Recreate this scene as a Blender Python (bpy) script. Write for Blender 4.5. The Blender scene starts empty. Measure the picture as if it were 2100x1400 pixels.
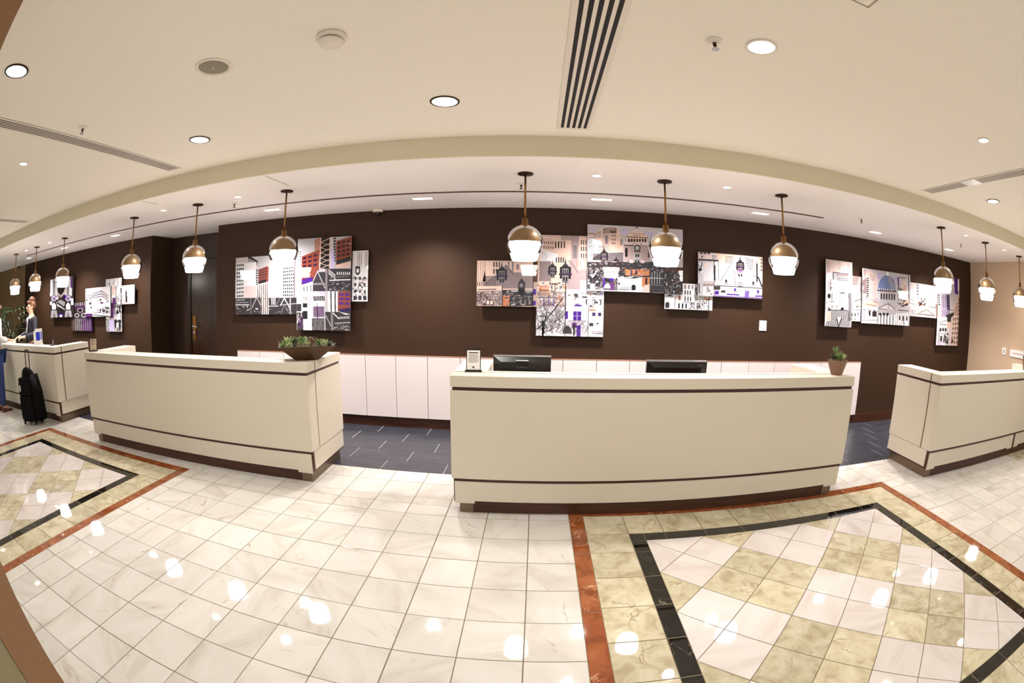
import bpy, math, random
import numpy as np
from mathutils import Matrix, Vector
random.seed(7)
rng = np.random.default_rng(11)
SC = bpy.context.scene
COL = SC.collection

# ------------------------------------------------------------------ camera, world, exposure
def lin(c):
    return tuple(((v/255)/12.92 if v/255 <= .04045 else (((v/255)+.055)/1.055)**2.4) for v in c)

cam_data = bpy.data.cameras.new('camera')
cam_data.type = 'PANO'
cam_data.panorama_type = 'FISHEYE_LENS_POLYNOMIAL'
cam_data.sensor_fit = 'HORIZONTAL'
cam_data.sensor_width = 36.0
cam_data.sensor_height = 24.0
cam_data.fisheye_fov = math.radians(200)
cam_data.fisheye_polynomial_k0 = 0.0
cam_data.fisheye_polynomial_k1 = -0.05838811056336778
cam_data.fisheye_polynomial_k2 = -0.0002435807648650725
cam_data.fisheye_polynomial_k3 = 1.6785006554004527e-05
cam_data.fisheye_polynomial_k4 = -1.03607766748908e-06
cam_data.clip_start = 0.02
cam = bpy.data.objects.new('camera', cam_data)
COL.objects.link(cam)
CR = Vector((0.99877234, 0.04717699, 0.01510445))
CU = Vector((-0.01960039, 0.09634053, 0.99515543))
CF = Vector((-0.04549326, 0.99422977, -0.09714695))
CPOS = Vector((0.00226, -3.15445, 1.60264))
M = Matrix.Identity(4)
for i in range(3):
    M[i][0], M[i][1], M[i][2], M[i][3] = CR[i], CU[i], -CF[i], CPOS[i]
cam.matrix_world = M
SC.camera = cam

world = bpy.data.worlds.new('world')
SC.world = world
world.use_nodes = True
bg = world.node_tree.nodes['Background']
bg.inputs[0].default_value = (1.0, .99, .965, 1)
bg.inputs[1].default_value = .62

SC.view_settings.view_transform = 'Standard'
SC.view_settings.look = 'None'
SC.view_settings.exposure = 0.38
SC.view_settings.gamma = 1.0
SC.view_settings.use_curve_mapping = False
SC.cycles.max_bounces = 6
SC.cycles.diffuse_bounces = 3
SC.cycles.glossy_bounces = 3
SC.cycles.transparent_max_bounces = 8
SC.cycles.adaptive_threshold = .06
SC.cycles.adaptive_min_samples = 16
SC.cycles.sample_clamp_indirect = 6

E_DOWN = 54.0      # each recessed downlight of the lobby ceiling, W
E_WASH = 265.0      # each wall washer behind the counters, W
E_CAN = 62.0        # each small can between the pendants, W
E_PEND = 15.0       # emission strength of the pendant diffusers

# ------------------------------------------------------------------ materials
MATS = {}
def newmat(name):
    m = bpy.data.materials.new(name); m.use_nodes = True
    nt = m.node_tree
    return m, nt, nt.nodes['Principled BSDF']

def mat(name, rgb, rough=.5, metal=0., spec=.5, coat=0., noise=0., nscale=40., bump=0., emit=0., trans=0., alpha=1.):
    if name in MATS: return MATS[name]
    m, nt, b = newmat(name)
    c = lin(rgb)
    b.inputs['Base Color'].default_value = (*c, 1)
    b.inputs['Roughness'].default_value = rough
    b.inputs['Metallic'].default_value = metal
    b.inputs['Specular IOR Level'].default_value = spec
    b.inputs['Coat Weight'].default_value = coat
    b.inputs['Coat Roughness'].default_value = .03
    b.inputs['Transmission Weight'].default_value = trans
    if emit:
        b.inputs['Emission Color'].default_value = (*c, 1)
        b.inputs['Emission Strength'].default_value = emit
    if noise or bump:
        g = nt.nodes.new('ShaderNodeNewGeometry')
        n = nt.nodes.new('ShaderNodeTexNoise'); n.inputs['Scale'].default_value = nscale; n.inputs['Detail'].default_value = 6
        nt.links.new(g.outputs['Position'], n.inputs['Vector'])
        if noise:
            r = nt.nodes.new('ShaderNodeValToRGB')
            r.color_ramp.elements[0].position = .3; r.color_ramp.elements[1].position = .7
            r.color_ramp.elements[0].color = (*[v*(1-noise) for v in c], 1)
            r.color_ramp.elements[1].color = (*[min(1, v*(1+noise)) for v in c], 1)
            nt.links.new(n.outputs['Fac'], r.inputs[0]); nt.links.new(r.outputs[0], b.inputs['Base Color'])
        if bump:
            bp = nt.nodes.new('ShaderNodeBump'); bp.inputs['Strength'].default_value = bump; bp.inputs['Distance'].default_value = .002
            nt.links.new(n.outputs['Fac'], bp.inputs['Height']); nt.links.new(bp.outputs[0], b.inputs['Normal'])
    MATS[name] = m
    return m

def stone(name, dark, mid, light, vein=None, scale=6., stretch=(1, 1, 1), rough=.035, vscale=3., vwidth=.03, island=False, pos=(.3, .5, .72), vary=.05, mask=(.48, .62)):
    """polished stone: a colour ramp over noise; each piece is offset by its own random number; optional thin veins"""
    m, nt, b = newmat(name)
    N, Lk = nt.nodes, nt.links
    g = N.new('ShaderNodeNewGeometry')
    if island: rnd = g.outputs['Random Per Island']
    else:
        oi = N.new('ShaderNodeObjectInfo'); rnd = oi.outputs['Random']
    mul = N.new('ShaderNodeMath'); mul.operation = 'MULTIPLY'; mul.inputs[1].default_value = 57.3
    Lk.new(rnd, mul.inputs[0])
    rot = N.new('ShaderNodeVectorRotate'); rot.rotation_type = 'Z_AXIS'
    Lk.new(g.outputs['Position'], rot.inputs['Vector']); Lk.new(mul.outputs[0], rot.inputs['Angle'])
    sep = N.new('ShaderNodeVectorMath'); sep.operation = 'MULTIPLY'; sep.inputs[1].default_value = stretch
    Lk.new(rot.outputs[0], sep.inputs[0])
    cmb = N.new('ShaderNodeCombineXYZ'); Lk.new(mul.outputs[0], cmb.inputs[2])
    add = N.new('ShaderNodeVectorMath'); add.operation = 'ADD'
    Lk.new(sep.outputs[0], add.inputs[0]); Lk.new(cmb.outputs[0], add.inputs[1])
    n = N.new('ShaderNodeTexNoise'); n.inputs['Scale'].default_value = scale; n.inputs['Detail'].default_value = 8
    n.inputs['Roughness'].default_value = .6; n.inputs['Distortion'].default_value = .6
    Lk.new(add.outputs[0], n.inputs['Vector'])
    r = N.new('ShaderNodeValToRGB'); e = r.color_ramp.elements
    e[0].position, e[0].color = pos[0], (*lin(dark), 1)
    e[1].position, e[1].color = pos[2], (*lin(light), 1)
    x = e.new(pos[1]); x.color = (*lin(mid), 1)
    Lk.new(n.outputs['Fac'], r.inputs[0])
    out = r.outputs[0]
    if vein:
        v = N.new('ShaderNodeTexNoise'); v.inputs['Scale'].default_value = vscale; v.inputs['Detail'].default_value = 5; v.inputs['Distortion'].default_value = 1.6
        Lk.new(add.outputs[0], v.inputs['Vector'])
        s = N.new('ShaderNodeMath'); s.operation = 'SUBTRACT'; s.inputs[1].default_value = .5; Lk.new(v.outputs['Fac'], s.inputs[0])
        a = N.new('ShaderNodeMath'); a.operation = 'ABSOLUTE'; Lk.new(s.outputs[0], a.inputs[0])
        mr = N.new('ShaderNodeMapRange'); mr.inputs['From Min'].default_value = 0; mr.inputs['From Max'].default_value = vwidth
        mr.inputs['To Min'].default_value = 1; mr.inputs['To Max'].default_value = 0
        Lk.new(a.outputs[0], mr.inputs['Value'])
        n2 = N.new('ShaderNodeTexNoise'); n2.inputs['Scale'].default_value = 4.; Lk.new(add.outputs[0], n2.inputs['Vector'])
        mm = N.new('ShaderNodeMapRange'); mm.inputs['From Min'].default_value = mask[0]; mm.inputs['From Max'].default_value = mask[1]; Lk.new(n2.outputs['Fac'], mm.inputs['Value'])
        mp = N.new('ShaderNodeMath'); mp.operation = 'MULTIPLY'; Lk.new(mr.outputs[0], mp.inputs[0]); Lk.new(mm.outputs[0], mp.inputs[1])
        mx = N.new('ShaderNodeMix'); mx.data_type = 'RGBA'
        Lk.new(mp.outputs[0], mx.inputs['Factor']); Lk.new(out, mx.inputs['A']); mx.inputs['B'].default_value = (*lin(vein), 1)
        out = mx.outputs['Result']
    hv = N.new('ShaderNodeHueSaturation'); vr = N.new('ShaderNodeMapRange'); vr.inputs['To Min'].default_value = 1-vary; vr.inputs['To Max'].default_value = 1+vary*.7
    fr = N.new('ShaderNodeMath'); fr.operation = 'FRACT'; Lk.new(mul.outputs[0], fr.inputs[0]); Lk.new(fr.outputs[0], vr.inputs['Value'])
    Lk.new(vr.outputs[0], hv.inputs['Value']); Lk.new(out, hv.inputs['Color'])
    Lk.new(hv.outputs[0], b.inputs['Base Color'])
    b.inputs['Roughness'].default_value = rough
    b.inputs['Specular IOR Level'].default_value = .55
    MATS[name] = m
    return m

def glass_mat():
    m = bpy.data.materials.new('clear_glass'); m.use_nodes = True
    nt = m.node_tree; nt.nodes.clear()
    o = nt.nodes.new('ShaderNodeOutputMaterial'); t = nt.nodes.new('ShaderNodeBsdfTransparent'); g = nt.nodes.new('ShaderNodeBsdfGlossy')
    t.inputs[0].default_value = (.93, .93, .92, 1); g.inputs['Roughness'].default_value = .02
    lw = nt.nodes.new('ShaderNodeLayerWeight'); lw.inputs[0].default_value = .15
    mx = nt.nodes.new('ShaderNodeMixShader')
    nt.links.new(lw.outputs['Fresnel'], mx.inputs[0]); nt.links.new(t.outputs[0], mx.inputs[1]); nt.links.new(g.outputs[0], mx.inputs[2])
    nt.links.new(mx.outputs[0], o.inputs[0])
    return m
GLASS = glass_mat()

def print_mat():
    m, nt, b = newmat('glossy_print')
    a = nt.nodes.new('ShaderNodeAttribute'); a.attribute_name = 'ink'
    nt.links.new(a.outputs['Color'], b.inputs['Base Color'])
    b.inputs['Roughness'].default_value = .015
    b.inputs['Specular IOR Level'].default_value = .6
    return m
PRINT = print_mat()

def wood_mat(name, a, b_, scale=3., stretch=(1, 14, 14), rough=.4):
    m, nt, b = newmat(name)
    g = nt.nodes.new('ShaderNodeNewGeometry')
    v = nt.nodes.new('ShaderNodeVectorMath'); v.operation = 'MULTIPLY'; v.inputs[1].default_value = stretch
    n = nt.nodes.new('ShaderNodeTexNoise'); n.inputs['Scale'].default_value = scale; n.inputs['Detail'].default_value = 6
    r = nt.nodes.new('ShaderNodeValToRGB')
    r.color_ramp.elements[0].position = .3; r.color_ramp.elements[1].position = .7
    r.color_ramp.elements[0].color = (*lin(a), 1); r.color_ramp.elements[1].color = (*lin(b_), 1)
    nt.links.new(g.outputs['Position'], v.inputs[0]); nt.links.new(v.outputs[0], n.inputs['Vector'])
    nt.links.new(n.outputs['Fac'], r.inputs[0]); nt.links.new(r.outputs[0], b.inputs['Base Color'])
    b.inputs['Roughness'].default_value = rough
    MATS[name] = m
    return m

CEIL = mat('ceiling_paint', (247, 240, 227), .9, noise=.03, nscale=120)
CEIL2 = mat('lower_ceiling_paint', (251, 245, 240), .9, noise=.03, nscale=120)
FASCIA = mat('fascia_paint', (228, 217, 188), .9, noise=.03, nscale=120)
BROWN = mat('brown_wall_paint', (55, 35, 20), .6, spec=.25, noise=.06, nscale=90, bump=.08)
BROWN2 = mat('brown_niche_paint', (58, 40, 28), .4, noise=.06, nscale=90)
BEIGE = mat('beige_wall_paint', (208, 180, 150), .8, noise=.05, nscale=150, bump=.1)
OLIVE = mat('olive_wall_paint', (128, 104, 68), .8, noise=.05, nscale=150)
CREAM = mat('cream_laminate', (217, 206, 186), .42, noise=.04, nscale=260)
WHITE = mat('white_laminate', (222, 211, 207), .4, noise=.015, nscale=200)
STRIP = mat('brown_reveal_strip', (66, 30, 14), .4)
KICK = wood_mat('brown_kick_wood', (60, 30, 12), (84, 44, 20))
TAUPE = mat('brushed_metal_corner', (132, 114, 94), .38, metal=.75, noise=.08, nscale=60)
DOORW = wood_mat('dark_door_wood', (44, 26, 14), (66, 40, 24), 2., (12, 12, 1), .22)
BASEB = wood_mat('baseboard_wood', (50, 24, 10), (72, 38, 18))
BRONZE = mat('dark_bronze', (62, 44, 28), .35, metal=.9)
BRASS = mat('antique_brass', (150, 108, 56), .3, metal=.9)
AMBER = mat('bronze_plated_dome', (150, 120, 84), .4, metal=.4)
LAMPW = mat('lamp_diffuser_white', (255, 250, 244), .6, emit=E_PEND)
LENS = mat('downlight_lens', (255, 247, 235), .5, emit=5)
LENS.cycles.emission_sampling = 'NONE'   # their light comes from the spot inside each fixture
BLACKP = mat('black_plastic', (18, 14, 13), .25)
BLACKM = mat('black_slot', (16, 12, 10), .7)
SILVER = mat('silver_trim', (190, 188, 190), .25, metal=.9)
TRIMW = mat('white_trim', (236, 226, 212), .5)
PAPER = mat('white_paper', (244, 240, 236), .6)
GREYP = mat('speaker_grille', (150, 142, 126), .8, noise=.1, nscale=600)
GROUT = mat('grout', (112, 98, 74), .8)
GROUT2 = mat('dark_grout', (150, 150, 154), .8)
EDGEK = mat('panel_edge_black', (10, 7, 6), .5)

MB_ARGS = ((190, 182, 170), (209, 203, 194), (216, 211, 203))
MARBLE = stone('cream_marble', *MB_ARGS, scale=1.5, stretch=(1, 3., 1), vein=(176, 160, 136), vscale=.8, vwidth=.012, mask=(.56, .72))
MARBLE_I = stone('cream_marble_field', *MB_ARGS, scale=1.5, stretch=(1, 3., 1), vein=(176, 160, 136), vscale=.8, vwidth=.012, mask=(.56, .72), island=True)
PINKM = stone('blush_marble', (200, 187, 178), (213, 203, 196), (218, 210, 205), scale=1.6, stretch=(1, 3.5, 1), vary=.03)
TRAV = stone('tan_travertine', (164, 149, 118), (194, 182, 152), (213, 204, 178), vein=(150, 132, 98), scale=8., vscale=2.6, vwidth=.012, vary=.13, mask=(.5, .62))
REDM = stone('red_marble', (112, 54, 24), (140, 75, 38), (160, 94, 54), vein=(214, 166, 120), scale=9., vscale=5., vwidth=.012, vary=.12)
BLKM = stone('black_marble', (12, 10, 7), (20, 18, 13), (30, 27, 20), vein=(130, 116, 94), scale=6., vscale=3., vwidth=.006)
SLATE = stone('grey_slate_plank', (32, 33, 39), (47, 48, 55), (66, 67, 74), scale=4., stretch=(1, 9, 1), rough=.3)
for l in list(SLATE.node_tree.links):
    if l.to_socket.name == 'Angle': SLATE.node_tree.links.remove(l)

# ------------------------------------------------------------------ mesh building
class MB:
    def __init__(s): s.v = []; s.f = []
    def add(s, v, f):
        o = len(s.v); s.v += [tuple(p) for p in v]; s.f += [tuple(i+o for i in q) for q in f]; return s
    def box(s, x0, x1, y0, y1, z0, z1):
        return s.add([(x0,y0,z0),(x1,y0,z0),(x1,y1,z0),(x0,y1,z0),(x0,y0,z1),(x1,y0,z1),(x1,y1,z1),(x0,y1,z1)],
                     [(0,3,2,1),(4,5,6,7),(0,1,5,4),(1,2,6,5),(2,3,7,6),(3,0,4,7)])
    def lathe(s, prof, n=24, c=(0, 0, 0), cap=(True, True)):
        v = []; f = []
        for r, z in prof:
            for k in range(n):
                a = 2*math.pi*k/n; v.append((c[0]+r*math.cos(a), c[1]+r*math.sin(a), c[2]+z))
        for i in range(len(prof)-1):
            for k in range(n):
                k2 = (k+1) % n; f.append((i*n+k, i*n+k2, (i+1)*n+k2, (i+1)*n+k))
        if cap[0]: f.append(tuple(range(n-1, -1, -1)))
        if cap[1]: f.append(tuple((len(prof)-1)*n+k for k in range(n)))
        return s.add(v, f)
    def tube(s, pts, r, n=8, cap=True):
        pts = [Vector(p) for p in pts]; rs = r if isinstance(r, (list, tuple)) else [r]*len(pts)
        v = []; f = []
        for i, p in enumerate(pts):
            d = (pts[min(i+1, len(pts)-1)]-pts[max(i-1, 0)]).normalized()
            a = d.orthogonal().normalized() if i == 0 else (a - d*a.dot(d)).normalized()
            b = d.cross(a)
            for k in range(n):
                t = 2*math.pi*k/n; v.append(p+(a*math.cos(t)+b*math.sin(t))*rs[i])
        for i in range(len(pts)-1):
            for k in range(n):
                k2 = (k+1) % n; f.append((i*n+k, i*n+k2, (i+1)*n+k2, (i+1)*n+k))
        if cap: f.append(tuple(range(n-1, -1, -1))); f.append(tuple((len(pts)-1)*n+k for k in range(n)))
        return s.add(v, f)
    def prism(s, poly, z0, z1, ch=0.):
        """poly counter-clockwise in xy; ch = chamfer of the top edge"""
        n = len(poly); v = [(x, y, z0) for x, y in poly]+[(x, y, z1-ch) for x, y in poly]
        f = [tuple(range(n-1, -1, -1))]+[(k, (k+1) % n, n+(k+1) % n, n+k) for k in range(n)]
        if ch:
            cx = sum(p[0] for p in poly)/n; cy = sum(p[1] for p in poly)/n
            for x, y in poly:
                d = math.hypot(x-cx, y-cy); k = 1-ch*1.4/d; v.append((cx+(x-cx)*k, cy+(y-cy)*k, z1))
            f += [(n+k, n+(k+1) % n, 2*n+(k+1) % n, 2*n+k) for k in range(n)]
            f.append(tuple(2*n+k for k in range(n)))
        else: f.append(tuple(n+k for k in range(n)))
        return s.add(v, f)
    def ellipsoid(s, c, r, nu=12, nv=8, rot=None):
        v = []; f = []
        for i in range(nv+1):
            t = math.pi*i/nv
            for k in range(nu):
                a = 2*math.pi*k/nu; p = Vector((r[0]*math.sin(t)*math.cos(a), r[1]*math.sin(t)*math.sin(a), r[2]*math.cos(t)))
                if rot: p = rot @ p
                v.append(p+Vector(c))
        for i in range(nv):
            for k in range(nu):
                k2 = (k+1) % nu; f.append((i*nu+k, (i+1)*nu+k, (i+1)*nu+k2, i*nu+k2))
        return s.add(v, f)
    def mesh(s, name, m, smooth=False):
        me = bpy.data.meshes.new(name); me.from_pydata(s.v, [], s.f); me.update()
        if m: me.materials.append(m)
        if smooth: me.polygons.foreach_set('use_smooth', [True]*len(me.polygons))
        return me

def link(name, data, parent=None, loc=None, rz=None):
    o = bpy.data.objects.new(name, data); COL.objects.link(o)
    if parent: o.parent = parent
    if loc is not None: o.location = loc
    if rz is not None: o.rotation_euler = (0, 0, rz)
    return o
def obj(name, mb, m, parent=None, loc=None, rz=None, smooth=False, bevel=0):
    o = link(name, mb.mesh(name, m, smooth), parent, loc, rz)
    if bevel:
        b = o.modifiers.new('bevel', 'BEVEL'); b.width = bevel; b.segments = 2; b.limit_method = 'ANGLE'
    return o
def tag(o, label, cat, group=None, kind=None):
    o['label'] = label; o['category'] = cat
    if group: o['group'] = group
    if kind: o['kind'] = kind
    return o
def thing(name, label, cat, loc=(0, 0, 0), rz=0, group=None):
    return tag(link(name, None, None, loc, rz), label, cat, group)
def struct(name, mb, m, label, cat, parent=None, smooth=False):
    o = obj(name, mb, m, parent, smooth=smooth)
    if not parent: tag(o, label, cat, kind='structure')
    return o
def lamp(name, kind, loc, energy, color, parent, **kw):
    d = bpy.data.lights.new(name, kind); d.energy = energy; d.color = color
    for k, v in kw.items(): setattr(d, k, v)
    return link(name, d, parent, loc)
# ------------------------------------------------------------------ room
WY = 2.32          # face of the brown back wall
ZL, ZU = 2.61, 2.77
struct('ceiling', MB().box(-14, 9, -7.5, .2, ZU, ZU+.06), CEIL, 'smooth beige painted upper ceiling of the lobby', 'ceiling')
lowc = struct('ceiling_lower', MB().box(-14, 9, .22, 3.2, ZL, ZL+.22), CEIL2, 'lower blush white ceiling above the reception counters', 'ceiling')
struct('trim_1', MB().box(-14, 9, .2, .22, ZL, ZU+.03), FASCIA, 'long olive beige soffit fascia between the two ceilings', 'soffit')
struct('trim_2', MB().box(-9.5, 3.25, 1.412, 1.46, ZL-.004, ZL), mat('slot_brown', (96, 66, 50), .6), 'long narrow dark slot running along the lower ceiling', 'ceiling slot')
SEAM = mat('seam_grey', (176, 160, 140), .8)
for k, (x, y0, y1) in enumerate(((-2.223, .25, .68), (-3.89, .25, .52))):
    struct('trim_%d' % (3+k), MB().box(x-.004, x+.004, y0, y1, ZL-.002, ZL), SEAM,
           ('thin seam in lower ceiling near the pendant over the succulent bowl', 'thin seam in lower ceiling near the pendant by the door niche')[k], 'ceiling seam')
struct('trim_5', MB().box(1.1, 1.262, -2.004, -1.996, ZU-.002, ZU).box(1.258, 1.266, -2.5, -1.996, ZU-.002, ZU), SEAM, 'corner of a flush access hatch in the upper ceiling', 'access hatch')

wb = struct('wall_back', MB().box(-4.36, 7.75, WY, 3.0, 0, ZL), BROWN, 'dark brown back wall behind the reception counters', 'wall')
struct('wall_back_left', MB().box(-11.37, -5.87, WY, 3.0, 0, ZL), BROWN, 'dark brown wall behind the far left counter', 'wall')
struct('wall_far_left', MB().box(-14, -11.37, WY, 3.0, 0, ZL), OLIVE, 'olive beige wall at the far left behind the palm', 'wall')
struct('wall_niche', MB().box(-5.87, -4.36, 2.9, 3.0, 0, ZL), BROWN2, 'dark recessed wall of the door niche', 'wall')
struct('wall_right', MB().box(7.75, 7.9, -2.0, 3.0, 0, ZU), BEIGE, 'beige wall at the right end of reception', 'wall')
struct('wall_left', MB().box(-14.1, -14, -7.5, 3.0, 0, ZU), OLIVE, 'olive beige end wall far left', 'wall')
struct('baseboard_back', MB().box(-4.36, 7.75, WY-.018, WY, 0, .13), BASEB, 'dark wooden baseboard along the back wall', 'baseboard')
struct('baseboard_left', MB().box(-11.37, -5.87, WY-.018, WY, 0, .13), BASEB, 'dark wooden baseboard along the far left brown wall', 'baseboard')
for k in range(22):       # white wainscot doors on the back wall
    x0 = -3.955+.39*k
    obj('panel', MB().box(x0+.003, x0+.387, WY-.045, WY, .13, .872), WHITE, wb)
obj('panel_cap', MB().box(-3.955, 4.628, WY-.046, WY, .8725, .88), mat('cap_tan', (150, 112, 92), .5), wb)

# near jamb at the left edge of the picture
wn = struct('wall_near_left', MB().box(-1.36, -1.212, -4.6, -2.985, 0, ZU), mat('jamb_beige', (150, 138, 106), .7), 'beige wall end close to the lens at the left edge', 'wall')
obj('jamb_casing', MB().box(-1.37, -1.21, -2.983, -2.846, 0, ZU), mat('jamb_brown', (146, 108, 76), .6, noise=.06, nscale=80), wn)

# door in the niche
d1 = struct('door_1', MB().box(-5.36, -4.42, 2.86, 2.899, .01, 2.2), DOORW, 'dark brown wooden door in the recessed niche', 'door')
obj('door_frame', MB().box(-5.44, -5.37, 2.845, 2.899, 0, 2.28).box(-5.37, -4.37, 2.845, 2.899, 2.21, 2.28), mat('door_frame_dark', (38, 24, 14), .3), d1)
hp = obj('handle_plate', MB().box(-5.32, -5.25, 2.848, 2.86, .94, 1.32), BRASS, d1)
obj('lever', MB().tube([(-5.285, 2.85, 1.16), (-5.285, 2.80, 1.16), (-5.17, 2.795, 1.15)], .013), SILVER, hp)
obj('lock_cylinder', MB().tube([(-5.285, 2.85, 1.06), (-5.285, 2.825, 1.06)], .022, 14), SILVER, hp)

# ------------------------------------------------------------------ floor
def in_view(p):
    d = Vector(p)-CPOS; x, y, z = d.dot(CR), d.dot(CU), d.dot(CF); r = math.hypot(x, y); th = math.atan2(r, z)
    R = 2*988*math.sin(th/2)-9*th**3; px, py = 1050+R*x/r, 700-R*y/r
    return (-40 < px < 2140 and -40 < py < 1440 and th < 1.5), (988**2)*abs(d.z)/max(d.length**3, .1)

fl = struct('floor', MB().box(-14, 7.75, -7.5, .857, -.06, -.002), GROUT, 'polished cream marble tile floor of the lobby', 'floor')
T = .305
RECTS = []                                    # field tiles: x0, x1, y0, y1
def cuts(a, b, origin, step):
    k0 = math.floor((a-origin)/step)+1; out = [a]
    k = k0
    while origin+k*step < b-.004:
        if origin+k*step > a+.004: out.append(origin+k*step)
        k += 1
    return out+[b]
IX0, IX1, IYB, IW = .293, 3.41, .175, 3.117
LX0, LX1 = -6.312, -3.195
def zone(x0, x1, y0, y1, ox, sx):
    X = cuts(x0, x1, ox, sx); Y = cuts(y0, y1, 0, T)
    for i in range(len(X)-1):
        for j in range(len(Y)-1): RECTS.append((X[i], X[i+1], Y[j], Y[j+1]))
zone(-14, IX0, IYB, .857, 0, T)
zone(LX1, IX0, -3.4, IYB, 0, T)
zone(-14, LX0, -3.4, IYB, 0, T)
zone(IX0, 7.75, IYB, .735, 3.607, .302)
zone(IX1, 7.75, -3.4, IYB, 3.607, .302)
zone(IX0, IX1, -3.4, IYB-IW, 3.607, .302)
zone(LX0, LX1, -3.4, IYB-IW, 0, T)
zone(-14, 7.75, -7.5, -3.4, 0, T)
def prio(r):
    cx, cy = (r[0]+r[1])/2, (r[2]+r[3])/2
    ok, s = in_view((cx, cy, 0))
    if cx < -1.21 and cy < -2.5: ok = False
    if cy > .3 and not (-1.9 < cx < -.5 or 2.6 < cx < 4.1 or -6.4 < cx < -5): ok = False
    return -s*(r[1]-r[0])*(r[3]-r[2]) if ok else 0
RECTS.sort(key=prio)
CACHE = {}
def piece(name, poly, m, parent, top=0., gap=.0024):
    """one paving piece; pieces of the same outline share a mesh"""
    cx = (min(p[0] for p in poly)+max(p[0] for p in poly))/2; cy = (min(p[1] for p in poly)+max(p[1] for p in poly))/2
    rel = tuple((round(x-cx, 3), round(y-cy, 3)) for x, y in poly); key = (rel, m.name)
    if key not in CACHE:
        n = len(rel); mx = sum(p[0] for p in rel)/n; my = sum(p[1] for p in rel)/n
        P = []
        for x, y in rel:
            d = math.hypot(x-mx, y-my); k = 1-gap*1.4/d; P.append((mx+(x-mx)*k, my+(y-my)*k))
        CACHE[key] = MB().prism(P, -.012, 0, .0008).mesh(name, m)
    return link(name, CACHE[key], parent, (cx, cy, top))
def rect(x0, x1, y0, y1): return [(x0, y0), (x1, y0), (x1, y1), (x0, y1)]
def tan_zone(r): return r[0] > 5.85 and r[3] < .02 and r[2] > -.36
rest = MB(); nt_ = 0
for r in RECTS:
    if nt_ < 298 and prio(r) < 0:
        piece('tile', rect(*r), TRAV if tan_zone(r) else MARBLE, fl); nt_ += 1
    else:
        g = .0024; rest.prism(rect(r[0]+g, r[1]-g, r[2]+g, r[3]-g), -.012, 0)
o = obj('tile_field', rest, MARBLE_I, fl); o['kind'] = 'stuff'

def inlay(x0, yb, label):
    x1, yf = x0+IW, yb-IW
    inl = obj('floor_inlay', MB().box(x0, x1, yf, yb, -.0019, -.0014), GROUT, fl); inl['label'] = label
    A = [.105, .402, .66]+[.66+.303*k for k in range(1, 7)]+[IW-.402, IW-.105]   # joints along the travertine band
    def ring(o_, w, joints, m, nm):
        """pieces of a square ring between offsets o_ and o_+w, cut at the joints"""
        J = [o_+w]+[j for j in joints if o_+w+.02 < j < IW-o_-w-.02]+[IW-o_-w]
        for k in range(len(J)-1):
            piece(nm, rect(x0+J[k], x0+J[k+1], yb-o_-w, yb-o_), m, inl)
            piece(nm, rect(x0+J[k], x0+J[k+1], yf+o_, yf+o_+w), m, inl)
            piece(nm, rect(x0+o_, x0+o_+w, yb-J[k+1], yb-J[k]), m, inl)
            piece(nm, rect(x1-o_-w, x1-o_, yb-J[k+1], yb-J[k]), m, inl)
        for a in (x0+o_, x1-o_-w):
            for b in (yb-o_-w, yf+o_): piece(nm, rect(a, a+w, b, b+w), m, inl)
    ring(0, .105, [.65*k for k in range(1, 5)], REDM, 'red_border_strip')
    ring(.105, .297, A, TRAV, 'travertine_tile')
    ring(.402, .105, A, BLKM, 'black_border_strip')
    c = (IW-1.014)/10; ox, oy = x0+.507, yb-.507      # half diagonal of the diamond tiles
    for i in range(0, 11):
        for j in range(0, 11):
            if (i+j) % 2 == 0: continue
            P = [(i, j+1), (i+1, j), (i, j-1), (i-1, j)]
            Q = [(min(max(a, 0), 10), min(max(b, 0), 10)) for a, b in P]
            Q2 = []
            for q in Q:
                if q not in Q2: Q2.append(q)
            # a diamond on the edge becomes a triangle
            if i in (0, 10): Q2 = [(i, j+1), ((1 if i == 0 else 9), j), (i, j-1)]
            if j in (0, 10): Q2 = [(i+1, j), (i, (1 if j == 0 else 9)), (i-1, j)]
            pts = [(ox+a*c, oy-b*c) for a, b in Q2]
            ar = sum(pts[k][0]*pts[(k+1) % len(pts)][1]-pts[(k+1) % len(pts)][0]*pts[k][1] for k in range(len(pts)))
            if ar < 0: pts.reverse()
            u, v = math.floor((i+j)/2), math.floor((i-j)/2)
            white = ((u//2)+((v+1)//2)) % 2 == 0
            piece('diamond_tile', pts, PINKM if white else TRAV, inl)
inlay(IX0, IYB, 'square stone inlay with red and black borders before the middle counter')
inlay(LX0, IYB, 'square stone inlay with red and black borders at the left')

fb = struct('floor_back', MB().box(-11.3, .5, .857, 2.9, -.06, -.002).box(.5, 7.75, .735, 2.32, -.06, -.002), GROUT2, 'dark grey slate plank floor behind the counters', 'floor')
restp = MB()
YR = [.857, 1.12, 1.43, 1.735, 2.04, WY]
for k in range(5):
    off = -1.39-.603*16-.2*0 + [0, .19, -.2, -.02, .19][k]
    for q in range(36):
        x0 = off+.603*q; x1 = x0+.603
        if x0 < -11.2 or x1 > 7.7: continue
        y0 = YR[k] if x0 < .5 or k else .735
        P = rect(x0, x1, y0, YR[k+1])
        if -2.9 < x0 < -.55 or 2.6 < x0 < 5.5: piece('plank', P, SLATE, fb, -.0005)
        else:
            g = .0024; restp.prism(rect(x0+g, x1-g, y0+g, YR[k+1]-g), -.012, -.0005)
o = obj('plank_field', restp, SLATE, fb); o['kind'] = 'stuff'

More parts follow.
